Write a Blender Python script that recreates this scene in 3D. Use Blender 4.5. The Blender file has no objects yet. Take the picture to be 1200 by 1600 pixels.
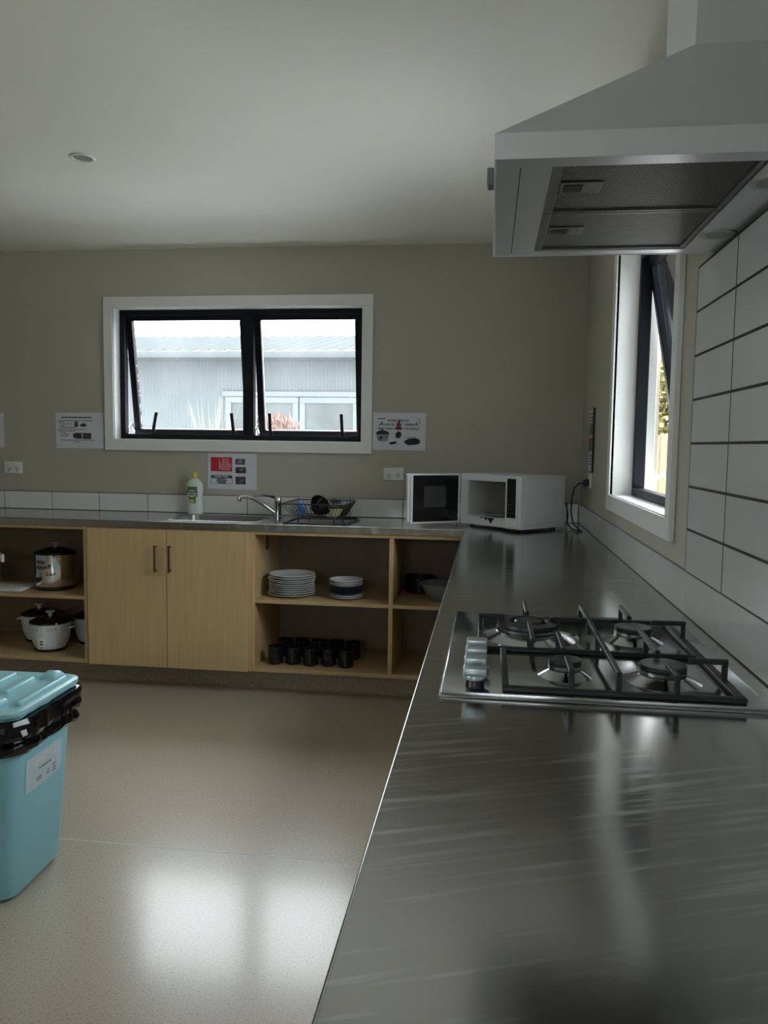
import bpy, bmesh, math, random
from mathutils import Vector, Matrix, noise
PI = math.pi
random.seed(7)
SC = bpy.context.scene
COL = SC.collection

# ------------------------------------------------------------------ camera, world, light, exposure
FPX = 1249.31
cam_d = bpy.data.cameras.new('camera'); cam = bpy.data.objects.new('camera', cam_d); COL.objects.link(cam)
cam_d.sensor_fit = 'VERTICAL'; cam_d.sensor_height = 24.0; cam_d.lens = FPX/1600*24.0
cam_d.clip_start = .02; cam_d.clip_end = 200
r_ = Vector((0.99131559, 0.13073914, 0.01416599)); u_ = Vector((-0.02490047, 0.0808404, 0.99641598)); f_ = Vector((-0.12912538, 0.98811543, -0.08339381))
cam.matrix_world = Matrix(((r_.x, u_.x, -f_.x, 0), (r_.y, u_.y, -f_.y, 0), (r_.z, u_.z, -f_.z, 1.31), (0, 0, 0, 1)))
SC.camera = cam

world = bpy.data.worlds.new('overcast_sky'); SC.world = world; world.use_nodes = True
wn = world.node_tree; bg = wn.nodes['Background']; bg.inputs[0].default_value = (.93, .96, 1.0, 1)
SKY = 20.0                               # overcast sky: three times brighter overhead than at the horizon
tcw = wn.nodes.new('ShaderNodeTexCoord'); sxyz = wn.nodes.new('ShaderNodeSeparateXYZ'); mr = wn.nodes.new('ShaderNodeMapRange')
mr.inputs[1].default_value = 0; mr.inputs[2].default_value = 1; mr.inputs[3].default_value = SKY/3; mr.inputs[4].default_value = SKY
wn.links.new(tcw.outputs['Generated'], sxyz.inputs[0]); wn.links.new(sxyz.outputs['Z'], mr.inputs[0]); wn.links.new(mr.outputs[0], bg.inputs[1])

SC.view_settings.view_transform = 'Standard'; SC.view_settings.look = 'None'
SC.view_settings.exposure = -0.08; SC.view_settings.gamma = 1.0; SC.view_settings.use_curve_mapping = False
cy = SC.cycles
cy.use_denoising = True; cy.max_bounces = 10; cy.diffuse_bounces = 6; cy.glossy_bounces = 5; cy.transparent_max_bounces = 12
cy.sample_clamp_indirect = 6.0; cy.caustics_reflective = True; cy.blur_glossy = .5; cy.caustics_refractive = False

def portal(name, loc, rot, sx, sy):
    l = bpy.data.lights.new(name, 'AREA'); l.shape = 'RECTANGLE'; l.size = sx; l.size_y = sy
    l.cycles.is_portal = True
    o = bpy.data.objects.new(name, l); o.location = loc; o.rotation_euler = rot; COL.objects.link(o)

D = 4.4723; W = 0.4991; H = 2.409      # back wall, right wall, ceiling
XL = -4.3; YR = -3.4                    # left wall, rear wall (behind the camera)
WT = .17                                # wall thickness
BW = (-2.185, -.720, 1.325, 2.080)      # back window opening x0,x1,z0,z1
RW = (2.276, 3.335, 1.122, 2.080)       # right window opening y0,y1,z0,z1
RR = (-1.5, -.1, 1.60, 2.25)             # unseen high window added in the rear wall to light the hood front, x0,x1,z0,z1
LW = (-2.5, -.2, 1.0, 2.15)              # unseen window added in the left wall, sized for fill light, y0,y1,z0,z1
portal('sky_portal', ((BW[0]+BW[1])/2, D+WT+.02, (BW[2]+BW[3])/2), (-PI/2, 0, 0), BW[1]-BW[0], BW[3]-BW[2])
portal('sky_portal', (W+WT+.02, (RW[0]+RW[1])/2, (RW[2]+RW[3])/2), (0, PI/2, 0), RW[3]-RW[2], RW[1]-RW[0])

portal('sky_portal', ((RR[0]+RR[1])/2, YR-WT-.02, (RR[2]+RR[3])/2), (PI/2, 0, 0), RR[1]-RR[0], RR[3]-RR[2])
portal('sky_portal', (XL-WT-.02, (LW[0]+LW[1])/2, (LW[2]+LW[3])/2), (0, -PI/2, 0), LW[3]-LW[2], LW[1]-LW[0])

# ------------------------------------------------------------------ materials
def mat(name, col, rough=.5, metal=0., spec=.5, var=0., vscale=8., vstretch=(1, 1, 1), bump=0., bscale=60., bstretch=(1, 1, 1),
        rvar=0., rscale=20., rstretch=(1, 1, 1), coat=0., coat_rough=.1, aniso=0., ior=1.5, detail=4., emit=None):
    m = bpy.data.materials.new(name); m.use_nodes = True
    nt = m.node_tree; b = nt.nodes['Principled BSDF']; L = nt.links
    b.inputs['Base Color'].default_value = (*col, 1); b.inputs['Roughness'].default_value = rough
    b.inputs['Metallic'].default_value = metal; b.inputs['Specular IOR Level'].default_value = spec
    b.inputs['IOR'].default_value = ior
    b.inputs['Coat Weight'].default_value = coat; b.inputs['Coat Roughness'].default_value = coat_rough
    tc = nt.nodes.new('ShaderNodeTexCoord')
    def nz(scale, stretch, det=detail):
        mp = nt.nodes.new('ShaderNodeMapping'); mp.inputs['Scale'].default_value = stretch
        L.new(tc.outputs['Object'], mp.inputs[0])
        n = nt.nodes.new('ShaderNodeTexNoise'); n.inputs['Scale'].default_value = scale; n.inputs['Detail'].default_value = det
        L.new(mp.outputs[0], n.inputs['Vector']); return n
    if var:
        n = nz(vscale, vstretch); mx = nt.nodes.new('ShaderNodeMix'); mx.data_type = 'RGBA'
        rp = nt.nodes.new('ShaderNodeMapRange'); rp.inputs[1].default_value = .3; rp.inputs[2].default_value = .7
        L.new(n.outputs[0], rp.inputs[0]); L.new(rp.outputs[0], mx.inputs[0])
        mx.inputs[6].default_value = (*[c*(1-var) for c in col], 1); mx.inputs[7].default_value = (*[min(1, c*(1+var)) for c in col], 1)
        L.new(mx.outputs[2], b.inputs['Base Color'])
    if bump:
        n = nz(bscale, bstretch); bp = nt.nodes.new('ShaderNodeBump'); bp.inputs['Strength'].default_value = bump; bp.inputs['Distance'].default_value = .002
        L.new(n.outputs[0], bp.inputs['Height']); L.new(bp.outputs[0], b.inputs['Normal'])
    if rvar:
        n = nz(rscale, rstretch); rp = nt.nodes.new('ShaderNodeMapRange'); rp.inputs[1].default_value = .3; rp.inputs[2].default_value = .7
        rp.inputs[3].default_value = rough-rvar; rp.inputs[4].default_value = rough+rvar
        L.new(n.outputs[0], rp.inputs[0]); L.new(rp.outputs[0], b.inputs['Roughness'])
    return m

M = {}
M['wall'] = mat('beige_wall_paint', (.415, .395, .335), .75, bump=.08, bscale=180, var=.02, vscale=2)
M['ceil'] = mat('white_ceiling_paint', (.82, .82, .755), .8, bump=.06, bscale=120, var=.015, vscale=1.5)
M['trim'] = mat('white_trim_paint', (.76, .77, .75), .4, bump=.03, bscale=90)
M['oak'] = mat('light_oak_laminate', (.53, .375, .195), .45, var=.10, vscale=9, vstretch=(6, 6, .35), bump=.05, bscale=30, bstretch=(5, 5, .4), detail=6)
M['oakh'] = mat('light_oak_shelf', (.46, .33, .17), .45, var=.10, vscale=9, vstretch=(.35, 6, 6), detail=6)
M['oakin_shade'] = mat('oak_carcass_shaded', (.20, .145, .085), .5, var=.08, vscale=8, vstretch=(1, 1, .4))  # oak darkened in its colour to paint in the shade inside the cabinets
M['alu_black'] = mat('black_window_aluminium', (.005, .006, .010), .45, spec=.18, bump=.03, bscale=200)
M['steel_satin'] = mat('satin_steel', (.55, .56, .57), .38, 1., rvar=.05, rscale=6, bump=.02, bscale=150, bstretch=(.2, 6, 6))
M['hood'] = mat('silver_hood_steel', (.74, .76, .79), .36, .6, rvar=.04, rscale=5, bump=.015, bscale=120, bstretch=(6, .2, 6))
M['hobsteel'] = mat('hob_steel', (.42, .43, .44), .16, 1., rvar=.05, rscale=8, bump=.02, bscale=90, bstretch=(1, .1, 1))
M['chrome'] = mat('chrome', (.75, .76, .78), .07, 1., rvar=.03, rscale=9)
M['iron'] = mat('black_cast_iron', (.012, .012, .013), .45, bump=.12, bscale=300)
M['burner'] = mat('burner_enamel', (.022, .022, .024), .4, bump=.05, bscale=200)
M['burner_al'] = mat('burner_aluminium', (.42, .42, .43), .3, 1., rvar=.08, rscale=40)
M['knob'] = mat('silver_knob_plastic', (.56, .62, .66), .3, .6, bump=.01, bscale=50)
M['plastic_w'] = mat('white_plastic', (.72, .73, .71), .35, bump=.015, bscale=60)
M['plastic_k'] = mat('black_plastic', (.012, .012, .013), .3, bump=.02, bscale=90)
M['black_gloss'] = mat('black_gloss', (.008, .008, .009), .12, bump=.01, bscale=40)
M['enamel_w'] = mat('white_enamel_metal', (.70, .74, .78), .3, bump=.01, bscale=40)
M['paper'] = mat('white_paper', (.62, .64, .70), .45, var=.02, vscale=12, bump=.02, bscale=20)
M['ink'] = mat('black_ink', (.012, .012, .015), .6, var=.1)
M['ink_grey'] = mat('grey_ink', (.10, .10, .11), .6, var=.15, vscale=60)
M['ink_red'] = mat('red_ink', (.50, .015, .03), .5, var=.06, vscale=30)
M['ink_green'] = mat('green_ink', (.008, .12, .10), .5, var=.06, vscale=30)
M['ink_white'] = mat('white_ink', (.75, .75, .75), .5, var=.02)
M['photo_dark'] = mat('printed_photo', (.05, .05, .05), .4, var=.9, vscale=70)
M['photo_grey'] = mat('printed_photo_grey', (.22, .23, .25), .4, var=.6, vscale=60)
M['ceramic'] = mat('white_ceramic', (.74, .76, .76), .18, bump=.005, bscale=30)
M['ceramic_k'] = mat('black_ceramic', (.010, .010, .011), .12, bump=.005, bscale=30)
M['teal'] = mat('teal_bin_plastic', (.25, .54, .64), .42, var=.04, vscale=5, bump=.03, bscale=160)
M['teal_lid'] = mat('pale_teal_lid_plastic', (.31, .58, .63), .34, var=.04, vscale=6, bump=.03, bscale=160)
M['label'] = mat('bin_label', (.50, .62, .70), .35, var=.10, vscale=5)
M['bag'] = mat('black_bin_bag', (.003, .003, .004), .07, spec=.35, bump=.12, bscale=25, bstretch=(1, 1, .6), detail=2)
M['bottle'] = mat('pale_bottle_plastic', (.62, .70, .66), .3, bump=.01)
M['yellow'] = mat('yellow_plastic', (.62, .55, .06), .35, bump=.01)
M['lab_green'] = mat('bottle_label_green', (.10, .20, .09), .4, var=.3, vscale=40)
M['lemon'] = mat('lemon_print', (.55, .60, .12), .4, var=.15, vscale=60)
M['bronze'] = mat('dark_bronze_handle', (.10, .075, .045), .35, .7, bump=.02)
M['blue_cloth'] = mat('blue_cloth', (.05, .17, .36), .8, var=.5, vscale=50, bump=.3, bscale=90)
M['bamboo'] = mat('pale_yellow_plastic', (.50, .46, .20), .4, var=.05)
M['navy'] = mat('navy_ceramic', (.04, .06, .12), .2, var=.05)
M['rub'] = mat('dark_grey_rubber', (.03, .03, .03), .6, bump=.05)
M['cord'] = mat('black_cord', (.012, .012, .012), .45, bump=.05)
M['bulb'] = mat('lamp_glass_off', (.30, .30, .28), .2, bump=.01)
M['cavity'] = mat('oven_cavity_enamel', (.50, .50, .46), .35, bump=.02)
M['tile'] = mat('white_glazed_tile', (.66, .675, .665), .16, var=.015, vscale=3, bump=.05, bscale=7, coat=.3, coat_rough=.05)
M['grout'] = mat('dark_grout', (.03, .028, .024), .8, bump=.1, bscale=200)
M['grout_l'] = mat('grey_grout', (.22, .22, .21), .8, bump=.1, bscale=200)
M['conc'] = mat('concrete_ground', (.68, .68, .66), .85, var=.06, vscale=3, bump=.2, bscale=60)
M['clad'] = mat('grey_corrugated_cladding', (.078, .088, .093), .6, spec=.2, var=.04, vscale=2, vstretch=(1, 1, .3))
M['roofm'] = mat('grey_roof_steel', (.034, .038, .040), .9, spec=.1, var=.05, vscale=2)
M['gutter'] = mat('grey_gutter', (.06, .067, .07), .6, spec=.2, var=.04)
M['joinery'] = mat('pale_window_joinery', (.095, .105, .110), .5, spec=.2, var=.03)
M['dglass'] = mat('dark_window_glass', (.035, .042, .042), .25, var=.3, vscale=1.2)
M['fence'] = mat('brown_fence_timber', (.16, .085, .05), .8, var=.25, vscale=6, vstretch=(5, 5, .4), bump=.2, bscale=40, bstretch=(4, 4, .4))
M['leaf_y'] = mat('yellow_green_leaf', (.11, .10, .025), .6, var=.35, vscale=9)
M['leaf_d'] = mat('dark_conifer_leaf', (.03, .06, .05), .6, var=.35, vscale=9)
M['leaf_p'] = mat('pale_grass_leaf', (.16, .165, .10), .6, var=.3, vscale=9)
M['leaf_r'] = mat('russet_leaf', (.12, .058, .042), .6, var=.35, vscale=9)
M['bark'] = mat('bark', (.10, .075, .05), .9, bump=.5, bscale=40)

def floor_mat():
    m = mat('speckled_beige_vinyl', (.46, .405, .325), .3, spec=.5, coat=.52, coat_rough=.14)
    nt = m.node_tree; L = nt.links; b = nt.nodes['Principled BSDF']; b.inputs['Coat IOR'].default_value = 1.42
    tc = nt.nodes.new('ShaderNodeTexCoord')
    v = nt.nodes.new('ShaderNodeTexNoise'); v.inputs['Scale'].default_value = 160; v.inputs['Detail'].default_value = 2
    L.new(tc.outputs['Object'], v.inputs['Vector'])
    cr = nt.nodes.new('ShaderNodeValToRGB')
    e = cr.color_ramp.elements; e[0].position = .30; e[0].color = (.30, .245, .175, 1); e[1].position = .42; e[1].color = (.47, .41, .325, 1)
    e2 = cr.color_ramp.elements.new(.60); e2.color = (.49, .43, .345, 1); e3 = cr.color_ramp.elements.new(.72); e3.color = (.60, .55, .46, 1)
    L.new(v.outputs[0], cr.inputs[0]); L.new(cr.outputs[0], b.inputs['Base Color'])
    return m
M['floor'] = floor_mat()
M['cove'] = mat('brown_speckled_cove_vinyl', (.30, .24, .17), .5, var=.35, vscale=170, bump=.1, bscale=60)

def bench_mat():
    m = mat('brushed_bench_steel', (.50, .50, .49), .27, 1.)
    nt = m.node_tree; L = nt.links; b = nt.nodes['Principled BSDF']
    tc = nt.nodes.new('ShaderNodeTexCoord')
    def nz(scale, stretch, rot=0, det=5):
        mp0 = nt.nodes.new('ShaderNodeMapping'); mp0.inputs['Rotation'].default_value = (0, 0, rot); L.new(tc.outputs['Object'], mp0.inputs[0])
        mp = nt.nodes.new('ShaderNodeMapping'); mp.inputs['Scale'].default_value = stretch
        L.new(mp0.outputs[0], mp.inputs[0]); n = nt.nodes.new('ShaderNodeTexNoise'); n.inputs['Scale'].default_value = scale; n.inputs['Detail'].default_value = det
        L.new(mp.outputs[0], n.inputs['Vector']); return n
    n1 = nz(3, (1, 1, 1)); n2 = nz(12, (.45, 6, 1), -.38, 8); n3 = nz(16, (.5, 9, 1), .2, 6); n4 = nz(1.6, (1, 1, 1), 0, 2)
    a = nt.nodes.new('ShaderNodeMath'); a.operation = 'MULTIPLY_ADD'; L.new(n1.outputs[0], a.inputs[0]); a.inputs[1].default_value = .09; a.inputs[2].default_value = .11
    sc = nt.nodes.new('ShaderNodeMapRange'); sc.inputs[1].default_value = .54; sc.inputs[2].default_value = .70; sc.inputs[3].default_value = 0; sc.inputs[4].default_value = 1
    sm_ = nt.nodes.new('ShaderNodeMath'); sm_.operation = 'MULTIPLY_ADD'; L.new(n4.outputs[0], sm_.inputs[0]); sm_.inputs[1].default_value = .35; sm_.inputs[2].default_value = -.17
    sa_ = nt.nodes.new('ShaderNodeMath'); sa_.operation = 'ADD'; L.new(n2.outputs[0], sa_.inputs[0]); L.new(sm_.outputs[0], sa_.inputs[1]); L.new(sa_.outputs[0], sc.inputs[0])
    a2 = nt.nodes.new('ShaderNodeMath'); a2.operation = 'MULTIPLY_ADD'; L.new(sc.outputs[0], a2.inputs[0]); a2.inputs[1].default_value = .09; L.new(a.outputs[0], a2.inputs[2])
    L.new(a2.outputs[0], b.inputs['Roughness'])
    ad = nt.nodes.new('ShaderNodeMath'); ad.operation = 'ADD'; L.new(n2.outputs[0], ad.inputs[0]); L.new(n3.outputs[0], ad.inputs[1])
    bp = nt.nodes.new('ShaderNodeBump'); bp.inputs['Strength'].default_value = .025; bp.inputs['Distance'].default_value = .001
    L.new(ad.outputs[0], bp.inputs['Height'])
    n5 = nz(1.7, (1, 1, 1), 0, 2)
    bp2 = nt.nodes.new('ShaderNodeBump'); bp2.inputs['Strength'].default_value = .05; bp2.inputs['Distance'].default_value = .01
    L.new(n5.outputs[0], bp2.inputs['Height']); L.new(bp.outputs[0], bp2.inputs['Normal']); L.new(bp2.outputs[0], b.inputs['Normal'])
    mx = nt.nodes.new('ShaderNodeMix'); mx.data_type = 'RGBA'; L.new(sc.outputs[0], mx.inputs[0])
    mx.inputs[6].default_value = (.43, .425, .41, 1); mx.inputs[7].default_value = (.58, .58, .57, 1); L.new(mx.outputs[2], b.inputs['Base Color'])
    return m
M['bench'] = bench_mat()

def filter_mat():
    m = mat('perforated_filter_mesh', (.16, .155, .14), .45, .6)
    nt = m.node_tree; L = nt.links; b = nt.nodes['Principled BSDF']; tc = nt.nodes.new('ShaderNodeTexCoord')
    def wave(rot):
        mp = nt.nodes.new('ShaderNodeMapping'); mp.inputs['Rotation'].default_value = (0, 0, rot); L.new(tc.outputs['Object'], mp.inputs[0])
        w = nt.nodes.new('ShaderNodeTexWave'); w.inputs['Scale'].default_value = 46; w.inputs['Distortion'].default_value = 0; L.new(mp.outputs[0], w.inputs['Vector']); return w
    a, c = wave(PI/4), wave(-PI/4)
    mu = nt.nodes.new('ShaderNodeMath'); mu.operation = 'MAXIMUM'; L.new(a.outputs['Fac'], mu.inputs[0]); L.new(c.outputs['Fac'], mu.inputs[1])
    rp = nt.nodes.new('ShaderNodeValToRGB'); rp.color_ramp.elements[0].position = .5; rp.color_ramp.elements[0].color = (.012, .011, .009, 1)
    rp.color_ramp.elements[1].position = .9; rp.color_ramp.elements[1].color = (.13, .126, .114, 1)
    L.new(mu.outputs[0], rp.inputs[0]); L.new(rp.outputs[0], b.inputs['Base Color'])
    bp = nt.nodes.new('ShaderNodeBump'); bp.inputs['Strength'].default_value = .5; bp.inputs['Distance'].default_value = .002
    L.new(mu.outputs[0], bp.inputs['Height']); L.new(bp.outputs[0], b.inputs['Normal'])
    return m
M['filter'] = filter_mat()
M['filter_al'] = mat('dull_filter_aluminium', (.20, .20, .185), .45, .8, bump=.03)

def glass_mat(name, dirt):
    m = bpy.data.materials.new(name); m.use_nodes = True; nt = m.node_tree; L = nt.links
    for n in list(nt.nodes): nt.nodes.remove(n)
    out = nt.nodes.new('ShaderNodeOutputMaterial'); tr = nt.nodes.new('ShaderNodeBsdfTransparent'); tr.inputs[0].default_value = (.94, .97, .97, 1)
    gl = nt.nodes.new('ShaderNodeBsdfGlossy'); gl.inputs['Roughness'].default_value = .02
    fr = nt.nodes.new('ShaderNodeFresnel'); fr.inputs[0].default_value = 1.35
    mx = nt.nodes.new('ShaderNodeMixShader'); L.new(fr.outputs[0], mx.inputs[0]); L.new(tr.outputs[0], mx.inputs[1]); L.new(gl.outputs[0], mx.inputs[2])
    df = nt.nodes.new('ShaderNodeBsdfTranslucent'); df.inputs[0].default_value = (.9, .92, .92, 1)
    tc = nt.nodes.new('ShaderNodeTexCoord'); n1 = nt.nodes.new('ShaderNodeTexNoise'); n1.inputs['Scale'].default_value = 5; n1.inputs['Detail'].default_value = 6
    n2 = nt.nodes.new('ShaderNodeTexNoise'); n2.inputs['Scale'].default_value = 55; n2.inputs['Detail'].default_value = 3
    L.new(tc.outputs['Object'], n1.inputs['Vector']); L.new(tc.outputs['Object'], n2.inputs['Vector'])
    r1 = nt.nodes.new('ShaderNodeMapRange'); r1.inputs[1].default_value = .4; r1.inputs[2].default_value = .75; r1.inputs[3].default_value = dirt*.6; r1.inputs[4].default_value = dirt*1.6
    r2 = nt.nodes.new('ShaderNodeMapRange'); r2.inputs[1].default_value = .70; r2.inputs[2].default_value = .76; r2.inputs[3].default_value = 0; r2.inputs[4].default_value = dirt*3
    L.new(n1.outputs[0], r1.inputs[0]); L.new(n2.outputs[0], r2.inputs[0])
    ad = nt.nodes.new('ShaderNodeMath'); ad.operation = 'ADD'; L.new(r1.outputs[0], ad.inputs[0]); L.new(r2.outputs[0], ad.inputs[1])
    mx2 = nt.nodes.new('ShaderNodeMixShader'); L.new(ad.outputs[0], mx2.inputs[0]); L.new(mx.outputs[0], mx2.inputs[1]); L.new(df.outputs[0], mx2.inputs[2])
    L.new(mx2.outputs[0], out.inputs[0])
    return m
M['glass'] = glass_mat('dusty_window_glass', .012)
M['glass_clean'] = glass_mat('clear_window_glass', .002)

# ------------------------------------------------------------------ mesh building
class MB:
    def __init__(s): s.bm = bmesh.new(); s.mi = 0
    def _mark(s, n0):
        s.bm.faces.ensure_lookup_table()
        for f in s.bm.faces[n0:]: f.material_index = s.mi
    def m(s, i): s.mi = i; return s
    def box(s, x0, x1, y0, y1, z0, z1, bev=0., seg=1):
        n0 = len(s.bm.faces)
        r = bmesh.ops.create_cube(s.bm, size=1); vs = r['verts']
        for v in vs: v.co = Vector(((x0+x1)/2+v.co.x*(x1-x0), (y0+y1)/2+v.co.y*(y1-y0), (z0+z1)/2+v.co.z*(z1-z0)))
        if bev:
            es = list({e for v in vs for e in v.link_edges})
            bmesh.ops.bevel(s.bm, geom=es, offset=bev, segments=seg, affect='EDGES', profile=.5)
        s._mark(n0 if not bev else 0) if not bev else [setattr(f, 'material_index', s.mi) for f in {f for v in s.bm.verts if v.index == -1 for f in v.link_faces}]
        return s
    def hexa(s, pts):   # 8 corner points: bottom 4 ccw, top 4 ccw
        n0 = len(s.bm.faces); v = [s.bm.verts.new(p) for p in pts]
        for q in ((3, 2, 1, 0), (4, 5, 6, 7), (0, 1, 5, 4), (1, 2, 6, 5), (2, 3, 7, 6), (3, 0, 4, 7)): s.bm.faces.new([v[i] for i in q])
        s._mark(n0); return s
    def rings(s, rings, closed_ends=True, loop=False):
        n0 = len(s.bm.faces); R = [[s.bm.verts.new(p) for p in r] for r in rings]; n = len(R[0])
        pairs = list(zip(R[:-1], R[1:])) + ([(R[-1], R[0])] if loop else [])
        for a, b in pairs:
            for i in range(n):
                j = (i+1) % n; s.bm.faces.new((a[i], a[j], b[j], b[i]))
        if closed_ends and not loop:
            s.bm.faces.new(list(reversed(R[0]))); s.bm.faces.new(R[-1])
        s._mark(n0); return s
    def cyl(s, p0, p1, r0, r1=None, seg=24):
        p0, p1 = Vector(p0), Vector(p1); r1 = r0 if r1 is None else r1; d = (p1-p0).normalized()
        a = d.orthogonal().normalized(); b = d.cross(a)
        mk = lambda p, r: [p+a*(r*math.cos(2*PI*i/seg))+b*(r*math.sin(2*PI*i/seg)) for i in range(seg)]
        return s.rings([mk(p0, r0), mk(p1, r1)])
    def tube(s, pts, r, seg=8, loop=False):
        P = [Vector(p) for p in pts]; n = len(P); R = []; ref = None
        for i, p in enumerate(P):
            if loop: t = (P[(i+1) % n]-P[i-1])
            else: t = P[min(i+1, n-1)]-P[max(i-1, 0)]
            t.normalize()
            if ref is None: ref = t.orthogonal().normalized()
            ref = (ref-t*ref.dot(t)); ref = ref.normalized() if ref.length > 1e-6 else t.orthogonal().normalized()
            b = t.cross(ref); rr = r[i] if isinstance(r, (list, tuple)) else r
            R.append([p+ref*(rr*math.cos(2*PI*k/seg))+b*(rr*math.sin(2*PI*k/seg)) for k in range(seg)])
        return s.rings(R, loop=loop)
    def lathe(s, prof, c=(0, 0, 0), seg=40, sx=1., sy=1.):
        n0 = len(s.bm.faces); R = []
        for r, z in prof:
            if r < 1e-6: R.append([s.bm.verts.new((c[0], c[1], c[2]+z))])
            else: R.append([s.bm.verts.new((c[0]+r*sx*math.cos(2*PI*i/seg), c[1]+r*sy*math.sin(2*PI*i/seg), c[2]+z)) for i in range(seg)])
        for a, b in zip(R[:-1], R[1:]):
            for i in range(seg):
                j = (i+1) % seg
                if len(a) == 1 and len(b) == 1: continue
                if len(a) == 1: s.bm.faces.new((a[0], b[j], b[i]))
                elif len(b) == 1: s.bm.faces.new((a[i], a[j], b[0]))
                else: s.bm.faces.new((a[i], a[j], b[j], b[i]))
        s._mark(n0); return s
    def prism(s, poly, axis, a, b):   # polygon in the two other axes, extruded along axis
        def P(q, t): return Vector((t, q[0], q[1])) if axis == 0 else (Vector((q[0], t, q[1])) if axis == 1 else Vector((q[0], q[1], t)))
        return s.rings([[P(q, a) for q in poly], [P(q, b) for q in poly]])
    def quad(s, a, b, c, d):
        n0 = len(s.bm.faces); s.bm.faces.new([s.bm.verts.new(p) for p in (a, b, c, d)]); s._mark(n0); return s
    def build(s, name, mats, parent=None, world=True, smooth=32, normals=True):
        me = bpy.data.meshes.new(name); bm = s.bm
        if normals: bmesh.ops.recalc_face_normals(bm, faces=bm.faces)
        if parent is not None and world: bm.transform(mw(parent).inverted())
        bm.to_mesh(me); bm.free()
        for m in (mats if isinstance(mats, (list, tuple)) else [mats]): me.materials.append(m)
        if smooth:
            me.shade_smooth(); me.set_sharp_from_angle(angle=math.radians(smooth))
        o = bpy.data.objects.new(name, me); COL.objects.link(o)
        if parent is not None: o.parent = parent
        return o
def _box(s, x0, x1, y0, y1, z0, z1, bev=0., seg=1):
    t = bmesh.new(); bmesh.ops.create_cube(t, size=1)
    for v in t.verts: v.co = Vector(((x0+x1)/2+v.co.x*(x1-x0), (y0+y1)/2+v.co.y*(y1-y0), (z0+z1)/2+v.co.z*(z1-z0)))
    if bev: bmesh.ops.bevel(t, geom=t.edges[:], offset=bev, segments=seg, affect='EDGES', profile=.5)
    n0 = len(s.bm.faces); mp = {v: s.bm.verts.new(v.co) for v in t.verts}
    for f in t.faces: s.bm.faces.new([mp[v] for v in f.verts])
    t.free(); s._mark(n0); return s
MB.box = _box

def mw(o):
    m = Matrix.LocRotScale(o.location, o.rotation_euler, o.scale)
    return mw(o.parent) @ m if o.parent else m
def tag(o, label=None, cat=None, group=None, kind=None):
    if label: o['label'] = label
    if cat: o['category'] = cat
    if group: o['group'] = group
    if kind: o['kind'] = kind
    return o
def thing(name, label, cat, loc=(0, 0, 0), rz=0., group=None, kind=None):
    o = bpy.data.objects.new(name, None); o.empty_display_size = .05; COL.objects.link(o)
    o.location = loc; o.rotation_euler = (0, 0, rz); return tag(o, label, cat, group, kind)
def sub(name, parent, loc=(0, 0, 0), rot=(0, 0, 0)):
    o = bpy.data.objects.new(name, None); o.empty_display_size = .03; COL.objects.link(o); o.parent = parent; o.location = loc; o.rotation_euler = rot; return o
def struct(name, mb, m, parent=None, smooth=32):
    o = mb.build(name, m, parent, smooth=smooth)
    if parent is None: o['kind'] = 'structure'
    return o
def copy_tree(o, parent=None):
    c = o.copy(); COL.objects.link(c)
    if parent is not None: c.parent = parent
    for ch in [x for x in COL.objects if x.parent == o]: copy_tree(ch, c)
    return c
DG = None
def text_into(mb, s, size, pos, right, up, ext=.0006, align='CENTER', bold=0., sx=1.):
    cu = bpy.data.curves.new('t', 'FONT'); cu.body = s; cu.size = size; cu.extrude = ext; cu.align_x = align; cu.align_y = 'CENTER'; cu.offset = bold; cu.resolution_u = 2
    o = bpy.data.objects.new('t', cu); COL.objects.link(o)
    dg = bpy.context.evaluated_depsgraph_get(); me = bpy.data.meshes.new_from_object(o.evaluated_get(dg))
    right = Vector(right).normalized(); up = Vector(up).normalized(); n = right.cross(up); pos = Vector(pos)
    n0 = len(mb.bm.faces); vs = [mb.bm.verts.new(pos+right*(v.co.x*sx)+up*v.co.y+n*(v.co.z+ext)) for v in me.vertices]
    for p in me.polygons:
        try: mb.bm.faces.new([vs[i] for i in p.vertices])
        except ValueError: pass
    mb._mark(n0); bpy.data.objects.remove(o); bpy.data.curves.remove(cu); bpy.data.meshes.remove(me)

# ------------------------------------------------------------------ room shell
struct('floor', MB().box(XL-WT, W+WT, YR-WT, D+WT, -.06, 0), M['floor'])
mb = MB(); mb.box(XL, -.1, 2.3795, 2.3825, 0, .0006); tag(mb.build('trim_1', M['trim'], None), kind='structure')   # welded vinyl seam
struct('ceiling', MB().box(XL-WT, W+WT, YR-WT, D+WT, H, H+.08), M['ceil'])
def wall_with_hole(name, axis, p0, p1, a0, a1, hole):
    b = MB(); h0, h1, z0, z1 = hole
    def bx(u0, u1, w0, w1):
        if u1-u0 < 1e-4 or w1-w0 < 1e-4: return
        b.box(u0, u1, p0, p1, w0, w1) if axis == 1 else b.box(p0, p1, u0, u1, w0, w1)
    bx(a0, h0, 0, H); bx(h1, a1, 0, H); bx(h0, h1, 0, z0); bx(h0, h1, z1, H)
    return struct(name, b, M['wall'])
e = .012
wall_with_hole('wall_back', 1, D, D+WT, XL-WT, W+WT, (BW[0]-e, BW[1]+e, BW[2]-e, BW[3]+e))
wall_with_hole('wall_right', 0, W, W+WT, YR-WT, D, (RW[0]-e, RW[1]+e, RW[2]-e, RW[3]+e))
wall_with_hole('wall_rear', 1, YR-WT, YR, XL-WT, W+WT, RR)
wall_with_hole('wall_left', 0, XL-WT, XL, YR, D, LW)

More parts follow.
